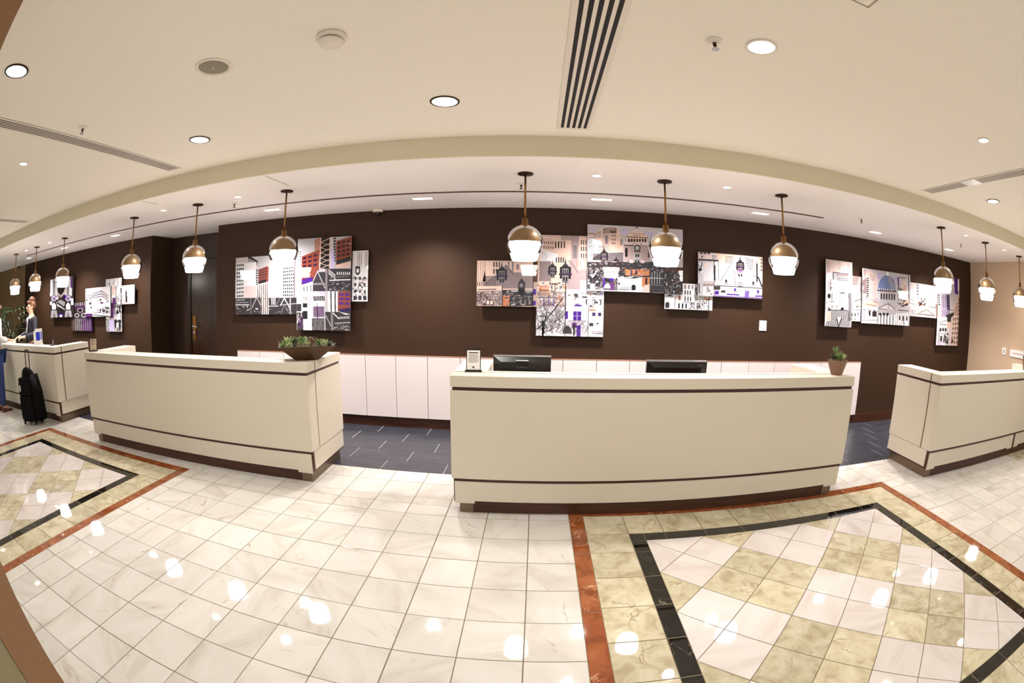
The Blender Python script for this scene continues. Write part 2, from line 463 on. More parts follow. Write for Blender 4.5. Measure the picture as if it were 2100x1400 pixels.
# ------------------------------------------------------------------ reception counters
def counter(label, x, y, rz, L, split=None):
    t = thing('reception_counter', label, 'counter', (x, y, 0), rz, 'reception counters')
    D = .78
    core = MB().box(.014, L-.014, .014, .232, .10, 1.04)
    for a, b in ((.014, .222), (L-.222, L-.014)): core.box(a, b, .232, D-.01, .10, 1.04)
    obj('core', core, STRIP, t)
    obj('front_panel', MB().box(0, L, 0, .0138, .292, .945), CREAM, t, bevel=.002)
    for x0, x1 in ((0, .0138), (L-.0138, L)):
        obj('end_panel', MB().box(x0, x1, .0142, .161, .292, .945), CREAM, t)
        obj('end_panel', MB().box(x0, x1, .181, D, .292, .945), CREAM, t)
        xs, xe = (x0+.006, x1+.004) if x0 == 0 else (x0-.004, x1-.006)
        obj('base_end_panel', MB().box(xs, xe, .055, D-.01, .118, .288), CREAM, t)
    obj('ledge', MB().box(0, L, 0, .161, .97, 1.05), CREAM, t, bevel=.003)
    obj('ledge', MB().box(.0, .24, .181, D, .97, 1.05).box(.24, L-.24, .181, .24, .97, 1.05).box(L-.24, L, .181, D, .97, 1.05), CREAM, t)
    segs = [(.0, L)] if not split else [(.0, split), (split+.03, L)]
    for a, b in segs:
        obj('base_panel', MB().box(a+.02, b-.02, .008, .0139, .112, .268).box(a+.02, a+.165, .008, .0139, .092, .1121).box(b-.165, b-.02, .008, .0139, .092, .1121), CREAM, t)
    obj('kick_board', MB().box(.15, L-.15, .05, .2, 0, .0999), KICK, t)
    for a, b, c in ((.05, .15, .05), (L-.15, L-.05, L-.15)):
        obj('kick_corner', MB().box(a, b, .046, D-.03, 0, .0999), TAUPE, t)
    obj('work_surface', MB().box(.222, L-.222, .232, D+.06, .715, .745), WHITE, t)
    return t
c1 = counter('cream reception counter at far left with a black suitcase before it', -9.59, .279, .052, 3.26)
c2 = counter('cream reception counter carrying the low bowl of succulents', -5.06, .246, .029, 3.24)
c3 = counter('cream reception counter in the middle with two monitors behind', -.565, .051, .0104, 3.266)
c4 = counter('cream reception counter at the right edge before the beige wall', 3.965, .012, -.035, 3.26, 2.16)
# ------------------------------------------------------------------ pendants
PM = dict(
    canopy=MB().lathe([(.064, 0), (.064, -.012), (.012, -.018)], 28).mesh('canopy', BRONZE, True),
    rod=MB().lathe([(.0085, 0), (.0085, -.4)], 10).mesh('rod', BRASS, True),
    cap=MB().lathe([(.026, 0), (.026, -.05), (.034, -.052), (.034, -.058)], 24).mesh('cap', BRASS, True),
    globe=MB().lathe([(.150*math.sin(t), .150*math.cos(t)) for t in [math.radians(a) for a in range(8, 125, 6)]]+[(.150*math.sin(math.radians(126)), .150*math.cos(math.radians(126)))], 40, cap=(False, False)).mesh('glass_globe', GLASS, True),
    dome=MB().lathe([(.1455*math.sin(math.radians(a)), .1455*math.cos(math.radians(a))) for a in range(4, 90, 6)], 36, cap=(False, False)).mesh('reflector_dome', AMBER, True),
    diff=MB().lathe([(.136, .016), (.134, -.01), (.118, -.08), (.1, -.14), (.094, -.145)], 28, cap=(True, True)).mesh('diffuser', LAMPW, True),
)
def pendant(x, y, label, zc=2.02):
    t = thing('pendant_lamp', label, 'pendant lamp', (x, y, zc), 0, 'glass globe pendants over the counters')
    H = ZL-zc
    link('canopy', PM['canopy'], t, (0, 0, H))
    r = link('rod', PM['rod'], t, (0, 0, H-.015)); r.scale = (1, 1, (H-.015-.195)/.4)
    link('cap', PM['cap'], t, (0, 0, .203))
    g = link('glass_globe', PM['globe'], t)
    link('reflector_dome', PM['dome'], t)
    link('diffuser', PM['diff'], t)
    return t
for x, y, l in ((-.085, .717, 'globe pendant over left part of middle counter, above the left monitor'),
                (1.096, .752, 'globe pendant over centre of middle counter, above the right monitor'),
                (2.262, .74, 'globe pendant over right part of middle counter near the small potted succulent'),
                (4.597, .575, 'globe pendant hanging in front of the rightmost artworks'),
                (5.792, .595, 'globe pendant seen against the beige right wall'),
                (7.114, .633, 'globe pendant cut by the right edge of the picture'),
                (-2.353, .872, 'globe pendant just above the bowl of succulents'),
                (-3.553, .875, 'globe pendant hanging in front of the door niche'),
                (-4.727, .871, 'globe pendant left of the door niche, beside striped artwork'),
                (-6.855, .98, 'globe pendant overlapping the tall black and white artwork at left'),
                (-8.042, .976, 'globe pendant above the woman in the dark blazer'),
                (-9.203, .987, 'leftmost globe pendant before the olive wall')):
    pendant(x, y, l)

# ------------------------------------------------------------------ ceiling fixtures
def downlight(x, y, z, r, label, energy=0, kind='lens', warm=(1, .985, .955), spot=120):
    t = thing('recessed_downlight', label, 'downlight', (x, y, z), 0, 'recessed downlights in the ceiling')
    obj('trim_ring', MB().lathe([(r*.86, -.001), (r*.86, -.007), (r, -.005), (r, -.001)], 32, cap=(False, False)), TRIMW if kind != 'dark' else BRONZE, t, smooth=True)
    if kind == 'open':
        obj('reflector', MB().lathe([(r*.86, -.0015), (r*.6, -.0012), (r*.3, -.001)], 32, cap=(False, True)), mat('can_reflector', (238, 236, 236), .15, metal=.6, emit=1.2), t, smooth=True)
        obj('bulb', MB().ellipsoid((0, 0, -.008), (r*.2, r*.2, .007)), LENS, t, smooth=True)
    else:
        obj('lens', MB().lathe([(.001, -.004), (r*.86, -.004)], 32, cap=(False, False)), LENS, t)
    if energy:
        l = lamp('spot', 'SPOT', (0, 0, -.03), energy, warm, t, spot_size=math.radians(spot), spot_blend=.6, shadow_soft_size=.06)
    return t
for x, y, r, k, l in ((-.542, -.492, .09, 'dark', 'bright round downlight left of the central air diffuser'),
                      (-2.407, -.505, .088, 'dark', 'bright round downlight right of the left air diffuser'),
                      (-2.41, -2.355, .088, 'dark', 'bright round downlight at the upper left edge of the picture'),
                      (4.43, -.475, .088, 'dark', 'bright round downlight right of the right air diffuser'),
                      (1.012, -1.418, .078, 'open', 'open round downlight with white trim beside the right sprinkler')):
    downlight(x, y, ZU, r, l, E_DOWN, k)
downlight(2.885, -1.421, ZU, .055, 'small round downlight above the right air diffuser', E_DOWN*.4, 'open')
downlight(-3.96, -1.431, ZU, .055, 'small round downlight below the left air diffuser', E_DOWN*.4, 'open')
# unseen downlights added beside and behind the camera as fill light for the lobby
for x in (-9.6, -7.8, 6.2):
    if in_view((x, -.5, ZU))[0]: continue
    downlight(x, -.5, ZU, .088, 'added round fill light in the lobby ceiling, outside the picture', E_DOWN, 'dark')
for y in (-2.7, -4.6):
    for x in (-6, -4.2, 0.1, 2.0, 3.9, 5.8):
        if in_view((x, y, ZU))[0]: continue
        downlight(x, y, ZU, .088, 'added round fill light in the lobby ceiling, outside the picture', E_DOWN*.6, 'dark')

for x, y, l in ((-2.937, .832, 'small can light between pendants over the succulent bowl and the niche'),
                (-4.1, .833, 'small can light between the pendants by the door niche'),
                (.502, .711, 'small can light between the two monitors\' pendants'),
                (1.675, .724, 'small can light right of the centre pendant on the middle counter'),
                (5.195, .565, 'small can light left of the pendant against the beige wall'),
                (6.467, .602, 'small can light near the right edge, between the last two pendants'),
                (-7.429, .96, 'small can light near the woman at the far left counter'),
                (-8.563, .962, 'small can light between the two leftmost pendants')):
    downlight(x, y, ZL, .045, l, E_CAN, 'lens', (1, .955, .945), 110)
for x, l in ((-3.026, 'rectangular wall washer above the brick building artwork'), (-1.177, 'rectangular wall washer left of the middle pendant'),
             (.677, 'rectangular wall washer above the domed building artwork'), (2.512, 'rectangular wall washer behind the third middle pendant'),
             (4.368, 'rectangular wall washer above the tall artwork at right'), (6.181, 'rectangular wall washer beside the pendant near the right corner'),
             (-6.197, 'glaring rectangular wall washer above the striped artwork at left'), (-8.029, 'glaring rectangular wall washer behind the left pendant'),
             (-9.9, 'rectangular wall washer at the far left end of the ceiling slot')):
    t = thing('wall_washer', l, 'wall washer', (x, 1.70, ZL), 0, 'rectangular wall washers')
    obj('trim_frame', MB().box(-.115, .115, -.05, -.042, -.006, 0).box(-.115, .115, .042, .05, -.006, 0).box(-.115, -.105, -.042, .042, -.006, 0).box(.105, .115, -.042, .042, -.006, 0), TRIMW, t)
    obj('lens', MB().box(-.105, .105, -.042, .042, -.003, -.001), LENS, t)
    a = lamp('spot', 'SPOT', (0, 0, -.02), E_WASH, (1, .935, .925), t, spot_size=math.radians(128), spot_blend=1.0, shadow_soft_size=.07)

def diffuser(x0, x1, label, plate=None):
    t = thing('air_diffuser', label, 'air vent', ((x0+x1)/2, 0, ZU), 0, 'linear slot air diffusers')
    w = (x1-x0)/2; ya, yb = -3.1, .03
    obj('backing', MB().box(-w+.003, w-.003, ya+.003, yb-.003, -.003, -.0005), BLACKM, t)
    sw = (2*w-.056)/9.9; sl = sw*1.18          # bars and slots
    e = -w+.028
    obj('frame', MB().box(-w, e, ya, yb, -.0036, -.003).box(-e, w, ya, yb, -.0036, -.003).box(e, -e, yb-.03, yb, -.0036, -.003).box(e, -e, ya, ya+.03, -.0036, -.003), TRIMW, t)
    for k in range(4):
        a = e+sl*(k+1)+sw*k; obj('bar', MB().box(a, a+sw, ya+.03, yb-.03, -.0036, -.003), TRIMW, t)
    if plate: obj('blanking_plate', MB().box(-w+.01, w-.01, plate[0], plate[1], -.005, -.0037), mat('plate_white', (240, 240, 242), .3), t)
diffuser(.14, .372, 'slotted air diffuser in the ceiling at top centre')
diffuser(-3.26, -3.075, 'slotted air diffuser slanting across the ceiling at left')
diffuser(3.615, 3.805, 'slotted air diffuser at the right with a white blanking plate', (-.75, -.55))
diffuser(-6.75, -6.56, 'far slotted air diffuser at the left edge of the picture')

t = thing('ceiling_speaker', 'round grey ceiling speaker with beige rim', 'speaker', (-1.575, -1.432, ZU))
obj('rim', MB().lathe([(.085, -.001), (.088, -.008), (.105, -.004), (.105, -.001)], 36, cap=(False, False)), TRIMW, t, smooth=True)
obj('grille', MB().lathe([(.087, -.002), (.06, -.008), (.012, -.011)], 36, cap=(False, True)), GREYP, t, smooth=True)
obj('center_badge', MB().lathe([(.007, -.011), (.006, -.014)], 12), SILVER, t)
t = thing('smoke_detector', 'beige dome smoke detector on the upper ceiling', 'smoke detector', (-.893, -1.42, ZU))
obj('base_plate', MB().lathe([(.07, -.0005), (.07, -.02), (.062, -.022)], 32), TRIMW, t, smooth=True)
obj('vent_ring', MB().lathe([(.05, -.022), (.05, -.03)], 32, cap=(False, False)), mat('vent_brown', (120, 96, 70), .7), t, smooth=True)
obj('dome_cap', MB().lathe([(.058, -.03), (.058, -.038), (.05, -.048), (.03, -.056), (.005, -.058)], 32), TRIMW, t, smooth=True)
def sprinkler(x, y, z, label, s=1.):
    t = thing('fire_sprinkler', label, 'sprinkler', (x, y, z), 0, 'ceiling sprinklers')
    obj('escutcheon', MB().lathe([(.038*s, -.0005), (.036*s, -.005), (.014*s, -.014)], 24), TRIMW, t, smooth=True)
    obj('stem', MB().lathe([(.009*s, -.01), (.009*s, -.03), (.005*s, -.034), (.005*s, -.048)], 12), BRONZE, t, smooth=True)
    obj('deflector', MB().lathe([(.018*s, -.048), (.018*s, -.051)], 16), SILVER, t)
sprinkler(.786, -1.379, ZU, 'sprinkler head beside the open round downlight')
sprinkler(-2.87, -1.412, ZU, 'sprinkler head near the left air diffuser')
sprinkler(-.131, 1.093, ZL, 'sprinkler head behind the pendant over the left monitor')
sprinkler(-3.169, 1.09, ZL, 'sprinkler head near the pendant above the succulent bowl')
sprinkler(3.604, 1.105, ZL, 'sprinkler head near the right end of the ceiling slot')
sprinkler(5.75, 1.09, ZL, 'sprinkler head behind the pendant against the beige wall', .9)
def domecam(x, y, label, z=ZL):
    t = thing('security_camera', label, 'security camera', (x, y, z), 0, 'dome security cameras')
    obj('mount', MB().lathe([(.062, -.0005), (.062, -.03), (.056, -.04)], 28), TRIMW, t, smooth=True)
    obj('dark_dome', MB().lathe([(.046, -.04)]+[(.046*math.cos(math.radians(a)), -.04-.046*math.sin(math.radians(a))) for a in range(15, 90, 15)]+[(.002, -.086)], 24, cap=(False, True)), BLACKP, t, smooth=True)
domecam(-1.84, 2.20, 'dome security camera on the ceiling above the succulent bowl')
domecam(-11.3, 2.05, 'dome security camera at the far left, nearest the olive wall')
domecam(-10.35, 2.08, 'dome security camera at the far left, above the palm plant')

# ------------------------------------------------------------------ wall plates
def plate(name, label, box, m, cat, parts):
    t = tag(obj(name, MB().box(*box), m), label, cat)
    for n, b, mm in parts: obj(n, MB().box(*b), mm, t)
plate('light_switch', 'white wall switch on the brown wall below the column artwork', (2.815, 2.92, WY-.012, WY-.001, 1.265, 1.39), PAPER, 'switch', [('rocker', (2.85, 2.885, WY-.017, WY-.012, 1.29, 1.365), WHITE)])
plate('wall_outlet_plate', 'narrow white switch plate on the beige right wall', (7.738, 7.749, 1.285, 1.38, 1.11, 1.222), PAPER, 'switch', [('rocker', (7.732, 7.738, 1.315, 1.35, 1.14, 1.19), mat('switch_grey', (190, 184, 178), .5))])
plate('control_panel', 'wide white control panel on the beige right wall', (7.732, 7.749, .72, 1.165, 1.10, 1.215), PAPER, 'control panel', [('slot', (7.728, 7.732, .8, 1.1, 1.155, 1.165), mat('slot_tan', (190, 150, 130), .5))])

# ------------------------------------------------------------------ counter-top things
def sign_holder(label, x, y, z, rz, w, h, lines, paper=PAPER, body=BLACKP):
    t = thing('sign_holder', label, 'sign holder', (x, y, z), rz)
    obj('foot', MB().box(-w/2-.008, w/2+.008, -.03, .03, 0, .008), body, t)
    R = math.radians(8)
    def slab(name, x0, x1, z0, z1, d0, d1, m, par):
        mb = MB().box(x0, x1, d0, d1, z0, z1)
        mb.v = [(a, b*math.cos(R)+c*math.sin(R), .006+c*math.cos(R)-b*math.sin(R)) for a, b, c in mb.v]
        return obj(name, mb, m, par)
    slab('frame_plate', -w/2, w/2, 0, h, -.003, .003, body, t)
    pp = slab('sheet', -w/2+.006, w/2-.006, .008, h-.012, -.0036, -.0032, paper, t)
    INK = mat('text_ink', (150, 122, 110), .7); DK = mat('dark_ink', (60, 40, 36), .7)
    slab('title_text', -w*.32, w*.32, h*.8, h*.84, -.0056, -.0047, DK, pp)
    for k in range(lines): slab('text_line', -w*.34, w*.34*(1 if k % 3 else .8), h*(.72-.055*k), h*(.72-.055*k)+.0022, -.0056, -.0047, INK, pp)
    slab('emblem', -w*.07, w*.07, h*.14, h*.2, -.0056, -.0047, DK, pp)
sign_holder('black framed printed notice on the middle counter, left of the monitor', -.425, .235, 1.05, .08, .105, .158, 7)
sign_holder('small tan notice in dark holder at left end of the succulent bowl counter', -4.985, .36, 1.05, .75, .105, .15, 6, mat('tan_paper', (198, 178, 150), .6))

def monitor(label, x, y, z, rz, w, h, text, tpos, tsize, tilt, handle, ttop):
    t = thing('computer_monitor', label, 'monitor', (x, y, z), rz, 'monitors on the middle counter')
    zt = ttop-z; R = math.radians(tilt)
    def slab(name, x0, x1, d0, d1, z0, z1, m, par=None, bev=0):
        mb = MB().box(x0, x1, d0, d1, z0-zt, z1-zt)
        mb.v = [(a, b*math.cos(R)-c*math.sin(R), zt+c*math.cos(R)+b*math.sin(R)) for a, b, c in mb.v]
        return obj(name, mb, m, par or t, bevel=bev)
    sh = slab('back_shell', -w/2, w/2, 0, .035, zt-h, zt-.008, BLACKP, bev=.004)
    mb = MB().add([(-w/2+.06, -.022, -h*.85), (w/2-.06, -.022, -h*.85), (w/2-.06, -.022, -.05), (-w/2+.06, -.022, -.05), (-w/2+.01, 0, -h+.01), (w/2-.01, 0, -h+.01), (w/2-.01, 0, -.012), (-w/2+.01, 0, -.012)],
                  [(0, 1, 2, 3), (4, 5, 1, 0), (5, 6, 2, 1), (6, 7, 3, 2), (7, 4, 0, 3)])
    mb.v = [(a, b*math.cos(R)-c*math.sin(R), zt+c*math.cos(R)+b*math.sin(R)) for a, b, c in mb.v]
    obj('back_bulge', mb, BLACKP, t)
    slab('top_edge', -w/2, w/2, -.001, .036, zt-.008, zt, SILVER)
    slab('screen', -w/2+.012, w/2-.012, .0352, .037, zt-h+.015, zt-.02, mat('screen_glass', (20, 22, 26), .1), sh)
    if handle:
        slab('handle_recess', -.05, .05, -.0255, -.0215, zt-.085, zt-.034, mat('recess_black', (6, 5, 5), .6))
        slab('handle_bar', -.05, .05, -.03, -.0215, zt-.04, zt-.033, mat('handle_white', (238, 238, 240), .3))
    obj('stand_neck', MB().box(-.04, .04, .02, .05, .01, zt-h*.55), BLACKP, t)
    obj('stand_base', MB().lathe([(.12, 0), (.12, .008), (.09, .014)], 28), BLACKP, t, smooth=True)
    cu = bpy.data.curves.new('brand_text', 'FONT'); cu.body = text; cu.size = tsize; cu.extrude = .0004; cu.align_x = 'CENTER'; cu.space_character = 1.25
    tmp = link('lettering', cu); bpy.context.view_layer.update()
    me = bpy.data.meshes.new_from_object(tmp.evaluated_get(bpy.context.evaluated_depsgraph_get())); bpy.data.objects.remove(tmp)
    me.materials.clear(); me.materials.append(mat('brand_grey', (120, 110, 100), .5))
    tx = link('brand_lettering', me, t, (tpos[0], tpos[1], zt+tpos[2])); tx.rotation_euler = (math.radians(90)+R, 0, 0)
monitor('black monitor back with white handle and lettering, behind the middle counter', -.088, .62, .745, 0, .455, .29, 'PLANAR', (0, -.0245, -.098), .02, 0, True, 1.125)
monitor('black slanted monitor back at the right of the middle counter', 1.19, .62, .745, 0, .535, .31, 'acer', (.19, -.0245, -.036), .022, 8, False, 1.1)

LEAF = [mat('succulent_green', (104, 128, 66), .45), mat('succulent_pale', (176, 188, 128), .45), mat('succulent_dark', (52, 70, 38), .45), mat('succulent_red', (112, 84, 62), .5)]
def rosette(mb, c, R, n, rise, w=.3, curl=.25):
    c = Vector(c)
    for k in range(n):
        ring = k/n; a = k*2.39996; el = math.radians(rise+ring*(78-rise)); L = R*(1-.45*ring)
        d = Vector((math.cos(a)*math.cos(el), math.sin(a)*math.cos(el), math.sin(el))); s = Vector((-math.sin(a), math.cos(a), 0)); u = d.cross(s)*-1
        W = L*w
        mid = c+d*L*.55; tip = c+d*L+Vector((0, 0, L*curl))
        mb.add([c, mid+s*W*.5, mid-s*W*.5, tip, mid+u*W*.28, c+d*L*.2+s*W*.3, c+d*L*.2-s*W*.3, mid-u*W*.22],
               [(0, 5, 4), (0, 4, 6), (5, 1, 4), (6, 4, 2), (1, 3, 4), (2, 4, 3), (0, 7, 5), (5, 7, 1), (0, 6, 7), (6, 2, 7), (1, 7, 3), (2, 3, 7)])
    return mb
def frustum_shell(tx, ty, bx, by, h, wall=.012):
    """rectangular tapered bowl with a wall and an open top"""
    o0 = [(-bx, -by, 0), (bx, -by, 0), (bx, by, 0), (-bx, by, 0)]; o1 = [(-tx, -ty, h), (tx, -ty, h), (tx, ty, h), (-tx, ty, h)]
    i1 = [(-tx+wall, -ty+wall, h), (tx-wall, -ty+wall, h), (tx-wall, ty-wall, h), (-tx+wall, ty-wall, h)]
    k = .35; i0 = [tuple((p[j]*(1-k)+q[j]*k) for j in range(2))+(h*.72,) for p, q in zip(i1, o0)]
    return MB().add(o0+o1+i1+i0, [(3, 2, 1, 0)]+[(k, (k+1) % 4, 4+(k+1) % 4, 4+k) for k in range(4)]+[(4+k, 4+(k+1) % 4, 8+(k+1) % 4, 8+k) for k in range(4)]+[(8+k, 8+(k+1) % 4, 12+(k+1) % 4, 12+k) for k in range(4)]+[(12, 13, 14, 15)])
SOIL = mat('soil', (44, 34, 24), .95, noise=.3, nscale=200)
t = thing('succulent_bowl', 'wide bronze tapered bowl planted with green succulents', 'planter', (-1.935, .575, 1.05), .485)
obj('bowl', frustum_shell(.25, .17, .098, .07, .125), mat('bowl_bronze', (78, 52, 26), .35, metal=.35, noise=.1, nscale=30), t)
obj('soil', MB().box(-.21, .21, -.135, .135, .09, .108), SOIL, t)
for k in range(17):
    x = -.205+.41*(k % 9)/8+random.uniform(-.015, .015); y = (-.075 if k < 9 else .05)+random.uniform(-.04, .04)
    zz = .108+.05*(1-(x/.24)**2)*random.uniform(.2, 1); big = random.uniform(.055, .085)
    mb = rosette(MB(), (x, y, zz), big, random.randint(11, 16), random.choice((12, 20, 40)), random.choice((.3, .38, .22)))
    mb.tube([(x, y, .1), (x, y, zz+.01)], .008, 6)
    obj('succulent', mb, LEAF[(0, 1, 2, 0, 1, 3, 0, 1, 2)[k % 9]], t)
def succulent_pot(label, x, y, rz):
    t = thing('succulent_pot', label, 'planter', (x, y, 1.05), rz, 'small clay pots of succulents')
    obj('pot', frustum_shell(.078, .078, .042, .042, .125, .007), mat('clay_taupe', (136, 104, 84), .7, noise=.06, nscale=60), t)
    obj('soil', MB().box(-.066, .066, -.066, .066, .1, .112), SOIL, t)
    for k, (a, b, c, R, n, rise, m) in enumerate(((-.035, -.02, .13, .085, 14, 50, 0), (.03, -.035, .135, .06, 16, 20, 1), (.01, .03, .16, .08, 13, 55, 0), (.045, .03, .14, .055, 12, 20, 2), (-.02, .04, .13, .06, 12, 30, 2), (.0, -.045, .13, .045, 12, 20, 1))):
        mb = rosette(MB(), (a, b, c), R, n, rise, .24 if rise > 40 else .34); mb.tube([(a, b, .1), (a, b, c+.01)], .006, 6)
        obj('succulent', mb, LEAF[m], t)
succulent_pot('small taupe pot of succulents at right end of the middle counter', 2.565, .2, .62)
succulent_pot('small taupe pot of succulents cut by the right picture edge', 6.46, .09, .5)

# far-left counter top: leaflet stand and pen
t = thing('leaflet_stand', 'white leaflet stand with blue print on the far left counter', 'leaflet stand', (-7.22, .62, 1.053), .95)
obj('back_card', MB().box(-.11, .0, .02, .026, 0, .20), PAPER, t)
obj('front_card', MB().box(-.075, .075, -.02, -.012, 0, .235), PAPER, t)
obj('blue_print', MB().box(-.055, .03, -.0215, -.0201, .06, .185).box(.045, .066, -.0215, -.0201, .07, .19), mat('blue_ink', (30, 48, 196), .5), t)
obj('foot', MB().box(-.1, .085, -.03, .04, -.003, .003), PAPER, t)
t = thing('pen_stand', 'thin black pen standing in a small base on far left counter', 'pen', (-6.66, .62, 1.053), 0)
obj('base', MB().lathe([(.05, -.003), (.05, .008), (.015, .016)], 20), BLACKP, t, smooth=True)
obj('pen', MB().tube([(0, 0, .012), (.012, .012, .075)], .006), SILVER, t)
obj('pen_top', MB().tube([(.012, .012, .075), (.03, .03, .15)], [.008, .012]), BLACKP, t)
# ------------------------------------------------------------------ printed artworks
W_, K_, SKY, BRK, PUR, LAV, PCH, DKG, MDG, PNK, BRN, PLM = [np.array(c)/255. for c in
    ((250, 248, 250), (16, 12, 14), (212, 204, 208), (142, 66, 50), (72, 22, 138), (206, 192, 236), (240, 206, 190), (52, 46, 50), (134, 124, 128), (236, 214, 210), (92, 56, 36), (96, 48, 110))]
ORG = np.array((206, 128, 84))/255.; ROOF = np.array((150, 132, 132))/255.; LGT = np.array((188, 184, 188))/255.; BLU = np.array((92, 112, 160))/255.
class Art:
    """a small painter: coordinates are those of a sketch whose four corners are the print's corners"""
    def __init__(s, corners, w, h, bgc):
        s.w, s.h = w*2, h*2; s.a = np.empty((s.h, s.w, 3)); s.a[:] = bgc
        src = corners; dst = [(0, 0), (s.w, 0), (s.w, s.h), (0, s.h)]; A = []; B = []
        for (x, y), (u, v) in zip(src, dst):
            A.append([x, y, 1, 0, 0, 0, -u*x, -u*y]); B.append(u); A.append([0, 0, 0, x, y, 1, -v*x, -v*y]); B.append(v)
        s.H = np.append(np.linalg.solve(np.array(A, float), np.array(B, float)), 1).reshape(3, 3)
        s.k = s.w/math.dist(corners[0], corners[1])
    def m(s, P):
        P = np.array(P, float).reshape(-1, 2); q = np.c_[P, np.ones(len(P))] @ s.H.T; return q[:, :2]/q[:, 2:]
    def pg(s, P, c, op=1.):
        q = s.m(P); x0, y0 = np.floor(q.min(0)).astype(int); x1, y1 = np.ceil(q.max(0)).astype(int)
        x0, y0, x1, y1 = max(x0, 0), max(y0, 0), min(x1, s.w), min(y1, s.h)
        if x0 >= x1 or y0 >= y1: return s
        X, Y = np.meshgrid(np.arange(x0, x1)+.5, np.arange(y0, y1)+.5); ins = np.zeros(X.shape, bool)
        n = len(q)
        for i in range(n):
            (xa, ya), (xb, yb) = q[i], q[(i+1) % n]
            if ya == yb: continue
            ins ^= ((ya > Y) != (yb > Y)) & (X < (xb-xa)*(Y-ya)/(yb-ya)+xa)
        sub = s.a[y0:y1, x0:x1]; sub[ins] = sub[ins]*(1-op)+np.asarray(c)*op
        return s
    def r(s, x0, y0, x1, y1, c, op=1.): return s.pg([(x0, y0), (x1, y0), (x1, y1), (x0, y1)], c, op)
    def ln(s, P, wd, c):
        for a, b in zip(P[:-1], P[1:]):
            d = np.array(b, float)-np.array(a, float); L = math.hypot(*d) or 1; n = np.array((-d[1], d[0]))/L*wd/2
            s.pg([np.array(a)+n, np.array(b)+n, np.array(b)-n, np.array(a)-n], c)
        return s
    def wg(s, q, nx, ny, c, fx=.55, fy=.55):
        q = [np.array(p, float) for p in q]
        f = lambda u, v: (q[0]*(1-u)+q[1]*u)*(1-v)+(q[3]*(1-u)+q[2]*u)*v
        for i in range(nx):
            for j in range(ny):
                u0, u1 = (i+.5-fx/2)/nx, (i+.5+fx/2)/nx; v0, v1 = (j+.5-fy/2)/ny, (j+.5+fy/2)/ny
                s.pg([f(u0, v0), f(u1, v0), f(u1, v1), f(u0, v1)], c)
        return s
    def el(s, cx, cy, rx, ry, c, a0=0, a1=360):
        return s.pg([(cx+rx*math.cos(math.radians(t)), cy-ry*math.sin(math.radians(t))) for t in np.linspace(a0, a1, 28)], c)
    def arch(s, x, y, w, h, c): return s.r(x-w/2, y-h+w/2, x+w/2, y, c).el(x, y-h+w/2, w/2, w/2, c, 0, 180)
    def stripes(s, x0, y0, x1, y1, n, c, f=.5, top=None):
        for i in range(n):
            a = x0+(x1-x0)*(i+.25)/n; t = y0 if top is None else y0+(top-y0)*(i+.5)/n
            s.r(a, t, a+(x1-x0)/n*f, y1, c)
        return s
    def busy(s, x0, y0, x1, y1, n, cols, sz=(.05, .14)):
        for i in range(n):
            w = (x1-x0)*s.r_(*sz); h = (y1-y0)*s.r_(*sz); x = s.r_(x0, x1-w); y = s.r_(y0, y1-h)
            s.r(x, y, x+w, y+h, cols[int(s.g.integers(len(cols)))])
        return s
    def twigs(s, x0, y0, x1, y1, n, c, wd=4):
        for i in range(n):
            x, y = s.r_(x0, x1), s.r_(y0, y1); a = s.r_(-2.6, -.5); P = [(x, y)]
            for k in range(3):
                a += s.r_(-.5, .5); L = (x1-x0)*s.r_(.06, .14); x += L*math.cos(a); y += L*math.sin(a)
                x = min(max(x, x0), x1); y = min(max(y, y0), y1); P.append((x, y))
            s.ln(P, wd, c)
        return s
    def r_(s, a, b): return float(s.g.uniform(a, b))
    @property
    def g(s): return s.__dict__.setdefault('_g', np.random.default_rng(s.w*31+s.h))
    def out(s): return s.a.reshape(s.h//2, 2, s.w//2, 2, 3).mean((1, 3))

def artwork(label, x0, x1, z0, z1, y, art, so=(.25, .7), thick=.022):
    t = thing('artwork', label, 'artwork', (x0, y, z0), 0, 'city collage prints on the back wall')
    w, h = x1-x0, z1-z0
    back = WY-y-.001
    obj('board', MB().box(0, w, .0006, thick, 0, h), EDGEK, t)
    for q in so: obj('standoff', MB().box(w*q, w*q+.03, thick, back, h*.5-.015, h*.5+.015), BLACKM, t)
    img = art.out(); H, Wd = img.shape[:2]
    me = bpy.data.meshes.new('print')
    X, Z = np.meshgrid(np.linspace(0, w, Wd), np.linspace(h, 0, H))
    co = np.stack([X.ravel(), np.zeros(X.size), Z.ravel()], 1).astype(np.float32)
    idx = np.arange(H*Wd).reshape(H, Wd)
    fa = np.stack([idx[1:, :-1], idx[1:, 1:], idx[:-1, 1:], idx[:-1, :-1]], -1).reshape(-1, 4).astype(np.int32)
    me.vertices.add(len(co)); me.vertices.foreach_set('co', co.ravel())
    me.loops.add(fa.size); me.loops.foreach_set('vertex_index', fa.ravel())
    me.polygons.add(len(fa)); me.polygons.foreach_set('loop_start', np.arange(0, fa.size, 4, dtype=np.int32)); me.polygons.foreach_set('loop_total', np.full(len(fa), 4, np.int32))
    me.update(calc_edges=True)
    at = me.color_attributes.new('ink', 'FLOAT_COLOR', 'POINT')
    c = img.reshape(-1, 3); l = np.where(c <= .04045, c/12.92, ((c+.055)/1.055)**2.4)*.74
    at.data.foreach_set('color', np.c_[l, np.ones(len(l))].astype(np.float32).ravel())
    me.materials.append(PRINT)
    link('print', me, t)
    return t
YB, YF = 2.265, 2.235

